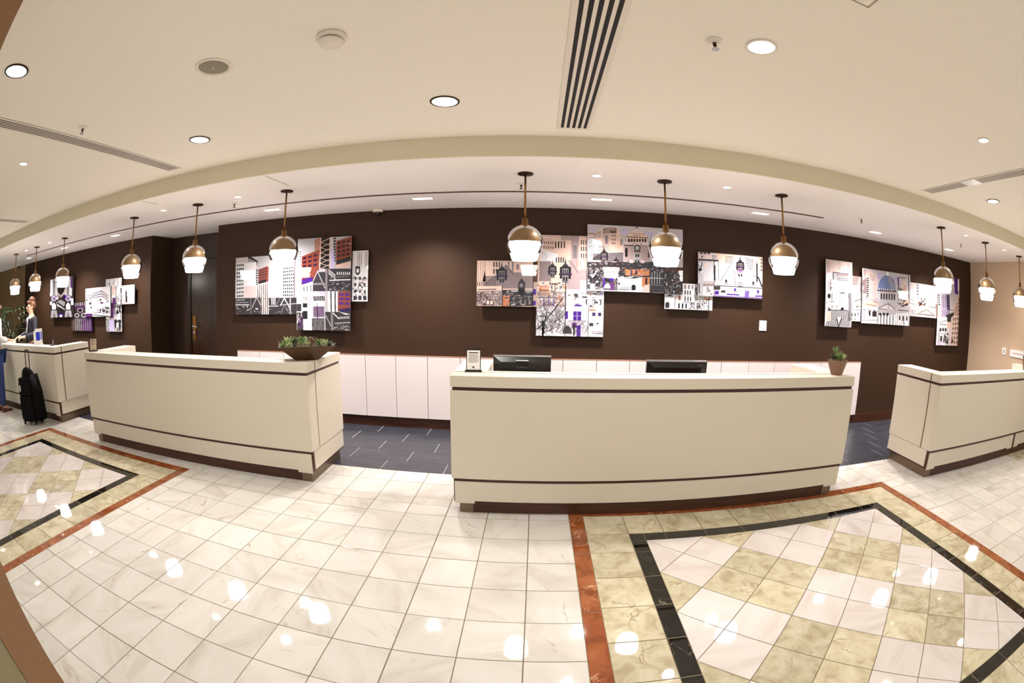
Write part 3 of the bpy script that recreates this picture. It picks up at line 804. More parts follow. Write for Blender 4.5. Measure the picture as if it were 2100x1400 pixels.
# --- left group
a = Art([(90, 140), (610, 65), (605, 965), (85, 985)], 78, 132, W_)
a.r(60, 40, 640, 1000, DKG)
for X in (180, 490):      # mirrored turbines
    a.pg([(X-80, 90), (X-30, 90), (X-30, 480), (X-80, 520)], W_).pg([(X+80, 90), (X+30, 90), (X+30, 480), (X+80, 520)], W_)
    a.r(X-34, 90, X+34, 540, LGT).r(X-14, 150, X+14, 520, MDG).el(X, 560, 62, 60, LAV).el(X, 560, 34, 34, MDG)
    a.pg([(X-46, 700), (X, 640), (X+46, 700), (X+44, 800), (X-44, 800)], W_).pg([(X-80, 985), (X-60, 820), (X+60, 820), (X+80, 985)], LGT).pg([(X-40, 985), (X, 840), (X+40, 985)], MDG)
a.pg([(250, 330), (440, 320), (335, 500)], DKG).ln([(230, 400), (335, 510), (440, 380)], 22, W_).ln([(230, 440), (335, 545), (440, 420)], 12, PCH)
a.pg([(230, 640), (330, 580), (430, 640), (400, 760), (260, 740)], LGT).ln([(250, 650), (420, 760)], 26, K_).ln([(250, 700), (420, 800)], 18, W_).el(420, 520, 30, 40, PUR).el(260, 545, 26, 40, W_).el(330, 930, 56, 44, PUR).el(330, 940, 34, 30, W_)
a.r(540, 100, 575, 330, PLM).pg([(90, 430), (150, 400), (150, 470), (90, 520)], W_).r(90, 620, 140, 700, W_).r(550, 560, 605, 700, W_)
artwork('tall black and white mirrored machinery print at far left', -9.59, -8.416, 1.374, 2.14, YF, a)
a = Art([(555, 650), (1015, 640), (1020, 1270), (560, 1270)], 62, 84, DKG)
a.stripes(555, 1000, 790, 1270, 11, MDG, .45).stripes(790, 1000, 1015, 1270, 10, PLM, .6).stripes(600, 1000, 1000, 1270, 9, LGT, .16).r(555, 1000, 640, 1270, BRN, .5)
for X in (690, 840): a.el(X, 930, 56, 50, LGT).el(X, 930, 36, 30, DKG)
a.el(765, 820, 70, 55, MDG).el(765, 820, 40, 30, K_).ln([(640, 700), (700, 780), (765, 700), (830, 780), (880, 700)], 22, PLM).stripes(640, 650, 880, 720, 6, LGT, .3)
artwork('purple and grey striped print low between two left artworks', -8.57, -7.69, 1.115, 1.635, YB, a)
a = Art([(870, 335), (1425, 300), (1420, 950), (870, 965)], 80, 96, W_)
for y0 in (420, 470, 520): a.ln([(880, y0+60), (1000, y0+90), (1080, y0+20), (1240, y0-10), (1380, y0+90)], 14, PLM if y0 != 470 else K_)
a.ln([(1170, 370), (1250, 400)], 10, PLM).busy(880, 560, 1420, 900, 46, [K_, K_, W_, W_, DKG, PLM], (.03, .16)).r(1020, 560, 1140, 860, W_).r(900, 640, 960, 880, W_).r(1060, 700, 1300, 790, W_)
a.stripes(1240, 760, 1410, 900, 7, DKG, .4).r(870, 890, 1030, 965, PLM).ln([(1040, 920), (1420, 950)], 16, K_).r(1040, 850, 1180, 890, LGT)
artwork('white print with purple ink sketch in the left group', -7.903, -6.973, 1.368, 1.872, YF, a)
a = Art([(1325, 130), (1670, 105), (1680, 1290), (1325, 1290)], 52, 164, W_)
for X in (1350, 1410, 1500, 1580, 1650): a.ln([(X, 130), (X+10, 300), (X-6, 520), (X+6, 700)], 9, MDG)
a.busy(1325, 130, 1680, 720, 40, [MDG, LGT, K_], (.02, .05)).r(1410, 700, 1680, 1290, LGT).r(1325, 980, 1400, 1290, W_)
for k in range(7): a.pg([(1325, 1000+k*44), (1395, 1040+k*44), (1395, 1062+k*44), (1325, 1022+k*44)], K_)
a.r(1395, 1040, 1500, 1290, LAV).busy(1510, 720, 1680, 1280, 60, [K_, DKG, LGT, W_], (.1, .3)).r(1430, 640, 1500, 980, PLM).stripes(1500, 560, 1540, 900, 2, K_)
artwork('narrow tall striped print in the left group', -7.178, -6.648, 1.108, 1.997, YB, a)
a = Art([(1470, 295), (1955, 250), (1950, 680), (1470, 695)], 72, 62, W_)
for X in (1545, 1655, 1770): a.r(X-18, 250, X+18, 700, MDG).busy(X-20, 260, X+20, 700, 18, [K_, LGT], (.3, .3))
a.busy(1560, 420, 1640, 690, 26, [LGT, MDG], (.1, .2)).busy(1690, 300, 1750, 690, 16, [LGT, MDG], (.1, .16))
for k in range(8): a.ln([(1815, 450+k*26), (1870, 425+k*26)], 9, MDG)
a.r(1470, 300, 1530, 480, PCH).r(1470, 540, 1530, 700, PLM).r(1680, 640, 1955, 690, LGT)
artwork('small white print with grey columns right of the narrow striped print', -6.9, -6.22, 1.556, 1.862, YF, a, (.5, .85))

# --- brick and tower group
a = Art([(128, 260), (1319, 200), (1319, 1350), (113, 1340)], 196, 176, SKY)
a.r(560, 200, 770, 500, LGT, .5).pg([(365, 250), (420, 245), (560, 330), (560, 780), (525, 780), (525, 356), (365, 345)], DKG)
for k in range(4): a.ln([(365, 285+k*32), (560, 375+k*32)], 12, W_)
a.pg([(150, 362), (525, 355), (525, 1020), (150, 1020)], W_).r(290, 800, 525, 1020, PNK).wg([(148, 370), (292, 358), (288, 1015), (150, 1025)], 4, 9, K_, .6, .58).wg([(528, 370), (562, 390), (560, 780), (528, 780)], 1, 9, W_, .9, .4)
a.pg([(570, 490), (735, 430), (765, 450), (760, 722), (570, 765)], BRK).wg([(578, 495), (728, 445), (728, 650), (578, 692)], 3, 4, DKG, .7, .45).pg([(575, 712), (720, 672), (720, 722), (575, 762)], K_)
a.pg([(530, 790), (765, 722), (765, 1340), (620, 1340), (612, 980), (530, 980)], W_).stripes(545, 800, 760, 1340, 6, BRN, .4, 750)
a.pg([(765, 430), (1235, 400), (1270, 1028), (765, 1028)], W_).pg([(765, 760), (1030, 720), (1030, 1028), (765, 1028)], PNK).wg([(1036, 450), (1228, 420), (1265, 1020), (1030, 1012)], 6, 9, K_, .58, .6)
a.r(110, 1024, 620, 1350, DKG).r(765, 1028, 1320, 1350, DKG).r(1235, 300, 1260, 1030, MDG).r(1290, 260, 1320, 1120, LAV)
a.ln([(440, 1220), (540, 1010), (612, 1160)], 16, LGT).ln([(420, 1030), (420, 1340)], 16, MDG).ln([(985, 1180), (1062, 1035), (1160, 1220)], 16, W_).ln([(1172, 1040), (1172, 1345)], 22, LGT).ln([(1000, 1165), (1290, 1140)], 14, LGT).ln([(1000, 1330), (1060, 1160), (1140, 1320)], 12, MDG)
a.ln([(120, 1150), (390, 1155)], 18, W_).ln([(120, 1110), (380, 1105)], 12, LGT).wg([(130, 1040), (310, 1040), (310, 1075), (130, 1080)], 7, 1, W_, .4, .7).ln([(760, 1185), (950, 1185)], 14, W_).ln([(900, 1180), (980, 1040)], 14, MDG).stripes(810, 1030, 900, 1160, 3, W_)
a.busy(125, 1180, 610, 1345, 50, [K_, MDG, W_, BRN, DKG], (.03, .1)).busy(770, 1220, 1280, 1345, 30, [K_, MDG, LGT, DKG], (.03, .08)).stripes(620, 1020, 765, 1345, 4, BRN, .35)
artwork('wide print of white office towers left of the brick building print', -3.962, -2.93, 1.362, 2.122, YB, a)
a = Art([(107, 100), (845, 60), (825, 1355), (88, 1340)], 170, 288, LGT)
for k in range(7): a.ln([(110, 140+k*16), (340, 100+k*22)], 3, SKY)
a.pg([(345, 100), (430, 85), (420, 330), (345, 330)], BRK)
for k in range(9): a.ln([(350, 110+k*26), (425, 80+k*26)], 9, PCH)
a.pg([(425, 85), (548, 75), (548, 510), (410, 510)], K_)
for k in range(6): a.ln([(425, 150+k*72), (548, 90+k*72)], 8, PCH).ln([(425, 150+k*72), (548, 190+k*72)], 7, PCH)
a.ln([(425, 80), (415, 510)], 12, PCH).ln([(548, 80), (548, 510)], 10, PCH).r(555, 75, 615, 510, SKY).pg([(575, 200), (615, 330), (600, 510), (560, 510)], LAV).wg([(585, 80), (632, 75), (632, 420), (612, 420)], 1, 9, K_, .8, .6)
a.pg([(635, 130), (845, 65), (832, 405), (635, 460)], BRK).wg([(640, 140), (826, 90), (826, 335), (640, 370)], 3, 4, np.array((40, 20, 50))/255, .62, .48).pg([(640, 400), (830, 345), (830, 405), (640, 455)], K_).pg([(635, 460), (832, 405), (832, 500), (630, 500)], PCH)
a.r(110, 240, 165, 960, W_).wg([(115, 255), (160, 260), (160, 560), (130, 520)], 2, 8, DKG, .6, .6).pg([(105, 400), (165, 720), (160, 965), (90, 965)], LAV)
a.pg([(165, 340), (410, 245), (400, 720), (165, 720)], BRK).wg([(170, 345), (388, 285), (388, 485), (170, 505)], 3, 3, np.array((44, 20, 56))/255, .66, .5).pg([(175, 650), (320, 620), (320, 690), (170, 720)], PUR)
a.pg([(165, 730), (320, 680), (320, 880), (165, 880)], W_).stripes(180, 760, 320, 900, 3, DKG, .3, 730)
a.pg([(320, 690), (385, 540), (490, 540), (500, 815), (320, 815)], DKG).ln([(325, 680), (385, 545), (490, 780)], 12, LGT).ln([(380, 545), (500, 545)], 18, LGT).r(492, 510, 520, 815, MDG).r(520, 510, 835, 815, DKG)
for k in range(3): a.ln([(530, 520+k*26), (630, 600+k*26)], 9, W_)
a.wg([(640, 550), (830, 550), (830, 600), (640, 600)], 7, 1, W_, .45, .8).ln([(545, 668), (830, 660)], 14, W_).ln([(550, 630), (800, 615)], 10, MDG).busy(530, 690, 830, 812, 40, [K_, MDG, LGT, PLM], (.04, .12)).r(320, 700, 500, 730, MDG)
a.r(90, 815, 480, 1345, W_).r(325, 880, 480, 945, DKG).stripes(330, 880, 480, 945, 6, W_, .2).r(400, 815, 480, 870, LAV).wg([(185, 880), (270, 880), (260, 930), (185, 930)], 4, 1, K_, .4, .9).r(180, 975, 255, 1035, K_).r(95, 985, 160, 1085, DKG).r(260, 880, 300, 1010, PLM)
a.r(180, 1080, 250, 1190, K_).r(320, 1020, 475, 1160, MDG).stripes(325, 1020, 475, 1170, 8, PLM, .5).r(95, 1100, 180, 1345, DKG).busy(95, 1100, 180, 1330, 30, [PLM, LGT, K_], (.1, .24)).r(240, 880, 300, 1340, W_, .7).r(300, 1180, 475, 1345, DKG).stripes(310, 1190, 475, 1340, 9, LGT, .25).ln([(380, 960), (380, 1200)], 8, K_)
a.r(485, 815, 655, 1095, W_).stripes(490, 815, 655, 1095, 3, K_, .3).r(485, 815, 525, 1095, LGT).pg([(660, 820), (830, 815), (828, 1060), (655, 1090)], BRK).wg([(670, 830), (826, 830), (824, 1020), (665, 1010)], 2, 3, PUR, .74, .5).pg([(660, 1060), (828, 1040), (826, 1140), (700, 1110)], np.array((40, 14, 80))/255)
a.r(485, 1095, 830, 1350, DKG).ln([(490, 1140), (560, 1290)], 10, LGT).r(560, 1095, 590, 1350, MDG).ln([(590, 1110), (670, 1190)], 12, W_).wg([(670, 1160), (815, 1150), (815, 1190), (670, 1195)], 7, 1, W_, .45, .8).ln([(610, 1250), (820, 1240)], 12, LGT).busy(590, 1260, 825, 1345, 40, [W_, LGT, K_, PLM], (.03, .1)).pg([(670, 1095), (830, 1130), (760, 1135)], W_)
artwork('tall print with red brick offices and a lattice mast', -2.934, -2.176, 1.167, 2.303, YF, a)
a = Art([(850, 262), (1072, 255), (1058, 950), (845, 955)], 52, 156, W_)
a.wg([(860, 270), (1060, 265), (1060, 500), (860, 500)], 6, 7, PNK, .5, .6).stripes(940, 280, 985, 470, 2, MDG, .4).r(1010, 270, 1060, 480, PNK, .4).wg([(1020, 275), (1060, 275), (1060, 480), (1020, 480)], 2, 6, MDG, .5, .6)
a.ln([(925, 270), (925, 480)], 8, MDG).el(925, 540, 36, 60, DKG).el(925, 540, 18, 30, W_).r(890, 480, 960, 500, K_).ln([(850, 640), (1060, 650)], 10, MDG).wg([(860, 600), (1050, 600), (1050, 860), (860, 860)], 3, 3, DKG, .45, .5).busy(850, 640, 1060, 945, 60, [LGT, MDG, PNK, K_], (.04, .1)).wg([(860, 870), (1050, 870), (1050, 940), (860, 940)], 3, 1, DKG, .7, .8)
artwork('slim pale print right of the brick building print', -2.171, -1.963, 1.516, 2.123, YB, a)

# --- central group
a = Art([(65, 110), (990, 118), (990, 825), (58, 800)], 190, 142, PCH)
a.wg([(70, 120), (200, 120), (200, 430), (70, 430)], 4, 11, DKG, .4, .4).wg([(300, 120), (420, 120), (420, 330), (300, 330)], 3, 2, DKG, .5, .75).wg([(510, 120), (760, 120), (760, 300), (510, 300)], 4, 1, MDG, .35, .9).r(640, 140, 750, 290, PCH).r(660, 170, 700, 250, ROOF)
a.pg([(180, 345), (350, 345), (500, 170), (620, 295), (920, 295), (920, 540), (120, 540)], ROOF).pg([(180, 460), (360, 330), (360, 540), (150, 540)], ROOF*.8).ln([(200, 465), (345, 340)], 6, DKG).ln([(490, 175), (610, 320)], 6, DKG)
def turret(a, x, y, k):
    a.pg([(x-14*k, y), (x, y-110*k), (x+14*k, y)], K_).el(x, y+24*k, 42*k, 46*k, DKG, 0, 180).r(x-76*k, y+25*k, x-46*k, y+190*k, K_).r(x+46*k, y+25*k, x+76*k, y+190*k, K_).r(x-60*k, y+20*k, x+60*k, y+45*k, K_).r(x-46*k, y+45*k, x+46*k, y+250*k, MDG).wg([(x-40*k, y+55*k), (x+40*k, y+55*k), (x+40*k, y+120*k), (x-40*k, y+120*k)], 3, 1, K_, .5, .8).r(x-90*k, y+115*k, x+90*k, y+140*k, PLM*.6).wg([(x-38*k, y+160*k), (x+38*k, y+160*k), (x+38*k, y+225*k), (x-38*k, y+225*k)], 2, 1, K_, .6, .9)
    return a
turret(a, 440, 225, 1.).r(60, 430, 150, 600, PCH); a.stripes(65, 430, 150, 520, 3, DKG, .4)
a.pg([(150, 430), (185, 250), (200, 430)], K_).r(60, 500, 445, 560, PCH).ln([(80, 550), (360, 550)], 12, K_).r(60, 570, 445, 800, ROOF*1.1).busy(60, 570, 445, 800, 60, [LGT, BRN, DKG, PCH], (.03, .1)).twigs(60, 620, 440, 800, 40, K_, 4).r(200, 710, 320, 790, BRN).wg([(205, 715), (315, 715), (315, 785), (205, 785)], 2, 1, PNK, .7, .8)
a.r(445, 560, 920, 810, DKG).r(460, 640, 560, 810, ORG).busy(470, 570, 920, 800, 80, [K_, MDG, DKG, LGT, ROOF], (.03, .1)).pg([(690, 460), (740, 380), (800, 460), (790, 640), (690, 640)], DKG).el(740, 490, 30, 34, MDG).r(705, 540, 770, 640, K_).wg([(700, 705), (900, 705), (900, 790), (700, 790)], 3, 1, MDG, .4, .9).r(580, 565, 690, 590, LGT).r(800, 565, 920, 590, LGT).ln([(450, 490), (450, 810)], 10, K_)
a.r(920, 440, 990, 825, PCH*.8).r(925, 550, 965, 640, PUR).r(925, 730, 965, 800, PUR).r(915, 118, 990, 440, DKG).pg([(960, 118), (1000, 118), (1000, 400), (940, 440)], BRN).ln([(920, 440), (920, 825)], 8, K_)
artwork('wide print of grey gabled roofs and turret below the middle pendant', -.649, .03, 1.469, 1.98, YF, a)
a = Art([(978, -285), (2010, -265), (2005, 1272), (985, 1268)], 206, 308, PCH)
a.pg([(980, -285), (1220, -285), (1280, -150), (1280, 150), (980, 150)], PCH).ln([(1000, -250), (1240, -230), (1300, -180)], 8, W_).wg([(1000, -200), (1240, -190), (1240, -40), (1000, -60)], 7, 2, DKG, .35, .6).pg([(1030, -60), (1300, 20), (1300, 150), (1030, 150)], W_).wg([(1040, -40), (1140, 0), (1140, 120), (1040, 120)], 3, 5, MDG, .4, .45)
a.wg([(1240, -190), (1420, -200), (1420, -60), (1240, -60)], 4, 1, DKG, .45, .8).stripes(1340, -285, 1500, -200, 5, MDG, .5).r(1500, -285, 1620, 240, ROOF*1.2).r(1530, -120, 1590, 80, MDG).wg([(1640, -220), (1740, -220), (1740, 90), (1640, 90)], 3, 3, DKG, .45, .7).stripes(1560, 80, 1750, 245, 3, ORG, .12).wg([(1260, 60), (1400, 60), (1400, 160), (1260, 160)], 4, 1, DKG, .5, .8)
a.pg([(1020, 130), (1200, 130), (1200, 460), (1020, 460)], ROOF).pg([(1440, 300), (1480, 120), (1600, 250), (1760, 250), (1760, 560), (1440, 560)], ROOF*1.15).ln([(1440, 150), (1485, 115), (1610, 305)], 6, K_).r(1640, 420, 1760, 560, LGT)
turret(a, 1220, 190, .8); turret(a, 1415, 190, 1.1)
a.r(985, 440, 1280, 830, PCH).busy(985, 440, 1440, 830, 110, [LGT, PCH, ORG, MDG, DKG, W_], (.04, .12)).r(1030, 500, 1170, 660, ORG, .5).ln([(1030, 580), (1180, 580)], 14, BRN).wg([(1060, 710), (1280, 710), (1280, 820), (1060, 820)], 3, 1, PUR, .3, .95).r(1210, 470, 1265, 610, DKG).r(1222, 490, 1254, 590, PCH).ln([(990, 690), (1290, 690)], 16, DKG)
a.r(985, 830, 1425, 1272, W_).twigs(985, 600, 1420, 1268, 330, MDG, 5).twigs(990, 800, 1420, 1268, 90, DKG, 5).ln([(1100, 1080), (1270, 850), (1380, 700)], 14, K_).ln([(1000, 1170), (1100, 1090)], 14, K_).ln([(1150, 1200), (1410, 1070)], 9, DKG)
a.pg([(1045, 965), (1150, 965), (1120, 1050), (1075, 1050)], K_).pg([(1062, 980), (1080, 980), (1086, 1040), (1078, 1040)], W_).pg([(1095, 980), (1118, 980), (1108, 1040), (1098, 1040)], W_).pg([(1070, 1050), (1125, 1050), (1105, 1268), (1080, 1268)], K_)
a.ln([(1425, 440), (1425, 1272)], 14, K_).r(1435, 560, 2005, 1272, W_).busy(1440, 560, 2000, 830, 70, [LGT, MDG, DKG, PCH, W_, W_], (.05, .14)).wg([(1700, 700), (2000, 700), (2000, 790), (1700, 790)], 3, 1, K_, .36, .9).wg([(1715, 715), (1985, 715), (1985, 780), (1715, 780)], 3, 1, W_, .22, .9).r(1480, 650, 1560, 960, PCH, .7).r(1560, 790, 1670, 815, PUR).r(1940, 590, 1990, 640, LAV).r(1930, 815, 1990, 850, LAV)
a.r(1545, 890, 1665, 1030, PUR).r(1600, 895, 1608, 1030, LAV).ln([(1545, 960), (1665, 960)], 6, LAV).r(1425, 890, 1465, 1010, PUR).r(1425, 1040, 1770, 1272, W_).twigs(1430, 1030, 1770, 1270, 110, MDG, 5).el(1460, 1230, 70, 120, DKG, 0, 180).r(1530, 1060, 1600, 1140, PLM).r(1600, 1100, 1660, 1272, PUR).r(1550, 1090, 1575, 1260, K_).ln([(1775, 800), (1775, 1272)], 10, K_).wg([(1810, 890), (1990, 890), (1990, 970), (1810, 970)], 2, 1, DKG, .55, .7).wg([(1825, 905), (1975, 905), (1975, 950), (1825, 950)], 2, 1, PUR, .4, .6).r(1785, 850, 1880, 880, ORG).r(1790, 1060, 1850, 1110, DKG).ln([(1820, 1195), (2000, 1195)], 12, MDG).ln([(1830, 1220), (2000, 1220)], 8, K_).pg([(1890, 1060), (1940, 1060), (1915, 1090)], DKG)
artwork('tall print with street lamp and bare branches in the central group', .02, .785, 1.145, 2.285, YB, a)
a = Art([(80, 85), (1795, 180), (1795, 1330), (80, 1280)], 300, 196, np.array((206, 198, 202))/255)
for P in ([(90, 220), (180, 180), (240, 240)], [(660, 230), (770, 200), (820, 260), (670, 270)], [(1100, 230), (1270, 250), (1270, 290), (1120, 290)], [(1690, 280), (1790, 270), (1790, 320)]): a.pg(P, LAV)
a.pg([(240, 250), (330, 180), (480, 130), (600, 150), (650, 210), (700, 400), (720, 600), (240, 600)], PCH).el(490, 200, 170, 70, W_, 0, 180).el(490, 205, 150, 60, DKG, 0, 180).el(490, 215, 150, 58, PCH, 0, 180).stripes(360, 170, 600, 260, 8, DKG, .5).wg([(250, 230), (330, 210), (330, 340), (250, 350)], 4, 3, DKG, .4, .7).wg([(500, 200), (610, 200), (580, 470), (500, 470)], 4, 4, DKG, .42, .6).r(405, 300, 445, 450, MDG).r(418, 310, 436, 440, PUR, .5).stripes(350, 260, 480, 600, 4, MDG, .35)
a.el(150, 280, 90, 30, DKG).el(150, 290, 90, 26, PCH).wg([(95, 270), (240, 270), (240, 350), (100, 350)], 6, 2, DKG, .4, .6).pg([(90, 420), (170, 350), (330, 400), (330, 640), (90, 640)], W_)
for k in range(4): a.ln([(95, 430+k*30), (170, 375+k*34)], 9, DKG)
a.wg([(110, 480), (200, 460), (200, 680), (110, 680)], 3, 6, DKG, .45, .5).wg([(270, 470), (380, 470), (360, 600), (280, 600)], 4, 2, DKG, .4, .7).wg([(660, 360), (710, 370), (710, 470), (660, 470)], 1, 3, DKG, .8, .5)
a.pg([(840, 260), (965, 150), (1100, 260), (1160, 320), (1160, 420), (780, 420), (780, 320)], PCH).pg([(860, 250), (965, 150), (1070, 240)], PNK*.95).pg([(945, 165), (965, 125), (985, 165)], K_).ln([(780, 320), (1160, 340)], 14, BRN).ln([(840, 262), (1110, 268)], 7, BRN)
for k in range(7): a.arch(822+k*49, 412, 32, 58, K_)
for k in range(3): a.el(920+k*48, 300, 9, 10, K_)
a.r(730, 420, 1190, 480, PNK).ln([(730, 470), (1190, 490)], 18, DKG).r(735, 485, 1190, 760, ROOF*1.25).arch(775, 680, 44, 160, K_).r(1165, 540, 1190, 690, K_).el(905, 445, 10, 10, K_).el(1035, 452, 10, 10, K_)
a.pg([(180, 620), (720, 600), (720, 770), (180, 770)], MDG*.9).pg([(180, 700), (300, 620), (330, 770), (170, 770)], DKG*1.4)
turret(a, 380, 580, .85); turret(a, 595, 720, .55); a.r(905, 470, 1035, 860, LGT).el(970, 520, 60, 60, DKG).el(970, 520, 38, 38, LGT).wg([(905, 560), (1035, 560), (1035, 610), (905, 610)], 3, 1, BRN, .7, .7).wg([(930, 620), (1010, 620), (1010, 690), (930, 690)], 2, 1, K_, .6, .8).r(930, 735, 1005, 830, DKG).r(960, 740, 975, 830, W_)
a.r(80, 770, 1195, 870, DKG).busy(90, 740, 1200, 880, 110, [K_, DKG, MDG, LGT, BRN, PCH], (.02, .06)).r(130, 740, 320, 770, PCH).r(830, 730, 900, 790, PNK).r(1030, 740, 1100, 790, PNK)
a.r(85, 860, 620, 1280, MDG).twigs(90, 860, 620, 1275, 170, K_, 8).busy(90, 870, 600, 1270, 60, [LGT, W_, DKG], (.02, .07)).r(370, 1060, 400, 1250, PUR).r(480, 1050, 550, 1110, PUR).r(490, 1140, 560, 1270, PLM).el(440, 1240, 60, 90, LGT, 0, 180).r(135, 1160, 215, 1275, W_).pg([(130, 990), (230, 990), (180, 1060)], W_)
a.r(620, 850, 1195, 1040, DKG).r(760, 900, 1190, 1010, ORG).wg([(820, 910), (1000, 910), (1000, 1000), (820, 1000)], 2, 1, np.array((46, 30, 70))/255, .4, .9).busy(640, 860, 1190, 1040, 60, [K_, DKG, ORG, MDG, LGT], (.03, .08)).r(1060, 1040, 1190, 1200, ORG).r(1115, 1050, 1150, 1180, K_).busy(640, 1020, 1060, 1075, 30, [K_, W_, DKG], (.03, .3))
a.r(620, 1065, 1055, 1285, W_).pg([(660, 1200), (740, 1130), (830, 1200)], LGT).arch(910, 1270, 76, 100, K_).ln([(650, 1215), (860, 1220)], 8, DKG).ln([(640, 1250), (860, 1255)], 14, K_).ln([(620, 1100), (1050, 1110)], 6, MDG).r(635, 1135, 665, 1180, DKG).r(1110, 1170, 1190, 1290, PCH).ln([(620, 1065), (620, 1290)], 8, K_)
a.r(1195, 760, 1450, 1310, DKG).wg([(1220, 950), (1390, 955), (1390, 1150), (1220, 1150)], 3, 2, K_, .6, .75).stripes(1220, 950, 1400, 1150, 4, LGT, .25).busy(1200, 820, 1440, 960, 40, [MDG, K_, LGT], (.05, .14)).ln([(1190, 1050), (1440, 1060)], 14, LGT).ln([(1190, 1170), (1440, 1180)], 12, MDG)
a.r(1450, 860, 1795, 1330, DKG).busy(1450, 860, 1795, 1330, 150, [K_, MDG, LGT, BRN, DKG], (.03, .1)).twigs(1450, 900, 1790, 1320, 40, K_, 10).r(1460, 880, 1795, 930, BRN).pg([(80, 1255), (480, 1275), (1450, 1320), (80, 1290)], W_).busy(1450, 1180, 1620, 1320, 30, [np.array((84, 36, 30))/255, K_, MDG], (.05, .16))
artwork('large print with a pointed stone tower and curved facade, top of central group', .587, 1.722, 1.666, 2.42, YF, a)
a = Art([(75, 720), (1020, 745), (1012, 1258), (80, 1220)], 150, 80, W_)
a.r(80, 930, 280, 1220, W_).arch(135, 1200, 74, 110, DKG).ln([(80, 935), (410, 945)], 10, BRN).busy(90, 950, 270, 990, 10, [K_], (.1, .4)).r(290, 960, 410, 1060, PNK).r(345, 965, 375, 1050, BRN).ln([(275, 990), (275, 1200)], 8, BRN)
a.wg([(440, 860), (590, 865), (590, 950), (440, 950)], 3, 1, K_, .42, .95).wg([(440, 985), (600, 990), (600, 1075), (440, 1075)], 3, 1, K_, .42, .95).wg([(320, 1110), (520, 1115), (520, 1215), (320, 1215)], 3, 1, K_, .4, .95).wg([(430, 745), (640, 750), (640, 850), (430, 850)], 3, 1, MDG, .5, .8).ln([(420, 970), (690, 975)], 6, MDG).ln([(420, 1090), (660, 1095)], 8, DKG)
a.busy(540, 1100, 660, 1230, 40, [MDG, LGT, DKG], (.1, .2)).busy(640, 730, 720, 1090, 30, [DKG, MDG, LGT], (.15, .2)).busy(680, 1060, 940, 1240, 60, [DKG, LGT, MDG, W_], (.05, .16)).twigs(690, 990, 940, 1240, 30, K_, 6).busy(780, 985, 1015, 1060, 26, [ORG, BRN, PCH], (.08, .3)).ln([(935, 985), (935, 1250)], 16, K_)
artwork('small white print tucked low between two larger central prints', 1.508, 2.121, 1.487, 1.79, YB, a)
a = Art([(735, 105), (1995, 215), (1985, 1030), (725, 960)], 200, 140, np.array((222, 214, 216))/255)
a.r(735, 105, 1110, 250, PNK).wg([(760, 115), (980, 125), (980, 155), (760, 145)], 3, 1, K_, .7, .9).el(815, 202, 16, 18, K_).r(1000, 170, 1070, 240, LGT).stripes(1010, 170, 1110, 260, 4, MDG, .4).r(1110, 130, 1460, 330, PCH)
a.wg([(1260, 180), (1420, 195), (1370, 350), (1260, 330)], 4, 4, K_, .45, .5).pg([(1140, 340), (1350, 350), (1480, 180), (1640, 300), (1640, 780), (1140, 760)], np.array((206, 202, 206))/255).ln([(1150, 700), (1460, 210)], 8, DKG).pg([(1460, 210), (1150, 740), (1990, 810), (1660, 470), (1560, 250)], W_, .6)
a.wg([(1640, 200), (1800, 260), (1800, 470), (1690, 460)], 4, 5, K_, .5, .5).wg([(1790, 260), (1900, 280), (1870, 480), (1790, 440)], 4, 6, DKG, .45, .4).r(1900, 230, 1995, 480, PCH).wg([(1950, 230), (1990, 230), (1990, 500), (1950, 500)], 1, 4, K_, .5, .5).pg([(1700, 480), (1880, 480), (1880, 560), (1800, 600)], LGT).ln([(1680, 470), (1980, 810)], 7, MDG)
turret(a, 1550, 290, 1.); a.pg([(1430, 470), (1660, 480), (1690, 790), (1440, 780)], W_).r(1500, 470, 1600, 520, PLM, .7).wg([(1500, 535), (1600, 540), (1600, 600), (1500, 595)], 2, 1, K_, .6, .9).ln([(1440, 480), (1450, 770)], 14, PLM).r(1500, 710, 1600, 790, K_).wg([(1505, 715), (1595, 715), (1595, 785), (1505, 785)], 2, 1, LGT, .8, .9)
for x, y, c in ((1275, 690, DKG), (1805, 730, DKG)): a.el(x, y, 50, 52, W_).el(x, y-8, 24, 36, c).ln([(x-50, y+36), (x+50, y+44)], 12, c)
a.ln([(1880, 340), (1880, 700)], 26, K_).ln([(1900, 600), (1985, 800)], 30, DKG).ln([(1800, 580), (1900, 600)], 10, DKG)
a.r(735, 250, 830, 960, LGT).busy(740, 280, 820, 520, 40, [K_, DKG, W_], (.2, .2)).r(745, 720, 765, 920, DKG).r(830, 290, 1040, 700, np.array((206, 202, 206))/255).pg([(860, 330), (930, 310), (940, 390), (870, 410)], PCH).ln([(740, 258), (1130, 285)], 34, DKG).r(830, 690, 1040, 705, MDG).r(830, 720, 1040, 780, ROOF).busy(830, 780, 1040, 960, 30, [LGT, W_, MDG, PNK], (.1, .3))
a.r(1040, 300, 1070, 720, K_).r(1070, 300, 1125, 700, W_).r(1050, 310, 1125, 370, W_).ln([(1125, 290), (1125, 690)], 10, DKG).r(1045, 670, 1130, 730, LGT).ln([(1040, 290), (1040, 970)], 9, K_)
a.pg([(1045, 765), (1990, 825), (1985, 1030), (1045, 975)], np.array((214, 206, 212))/255).ln([(1045, 765), (1990, 825)], 14, K_).r(1055, 870, 1135, 940, PUR).r(1045, 780, 1160, 850, DKG).r(1175, 860, 1260, 905, DKG).ln([(1285, 935), (1530, 950)], 26, PUR).ln([(1045, 965), (1990, 1015)], 16, PUR).r(1640, 870, 1725, 1010, PUR).stripes(1650, 875, 1725, 1000, 2, LAV, .3).ln([(1330, 890), (1380, 800)], 7, DKG)
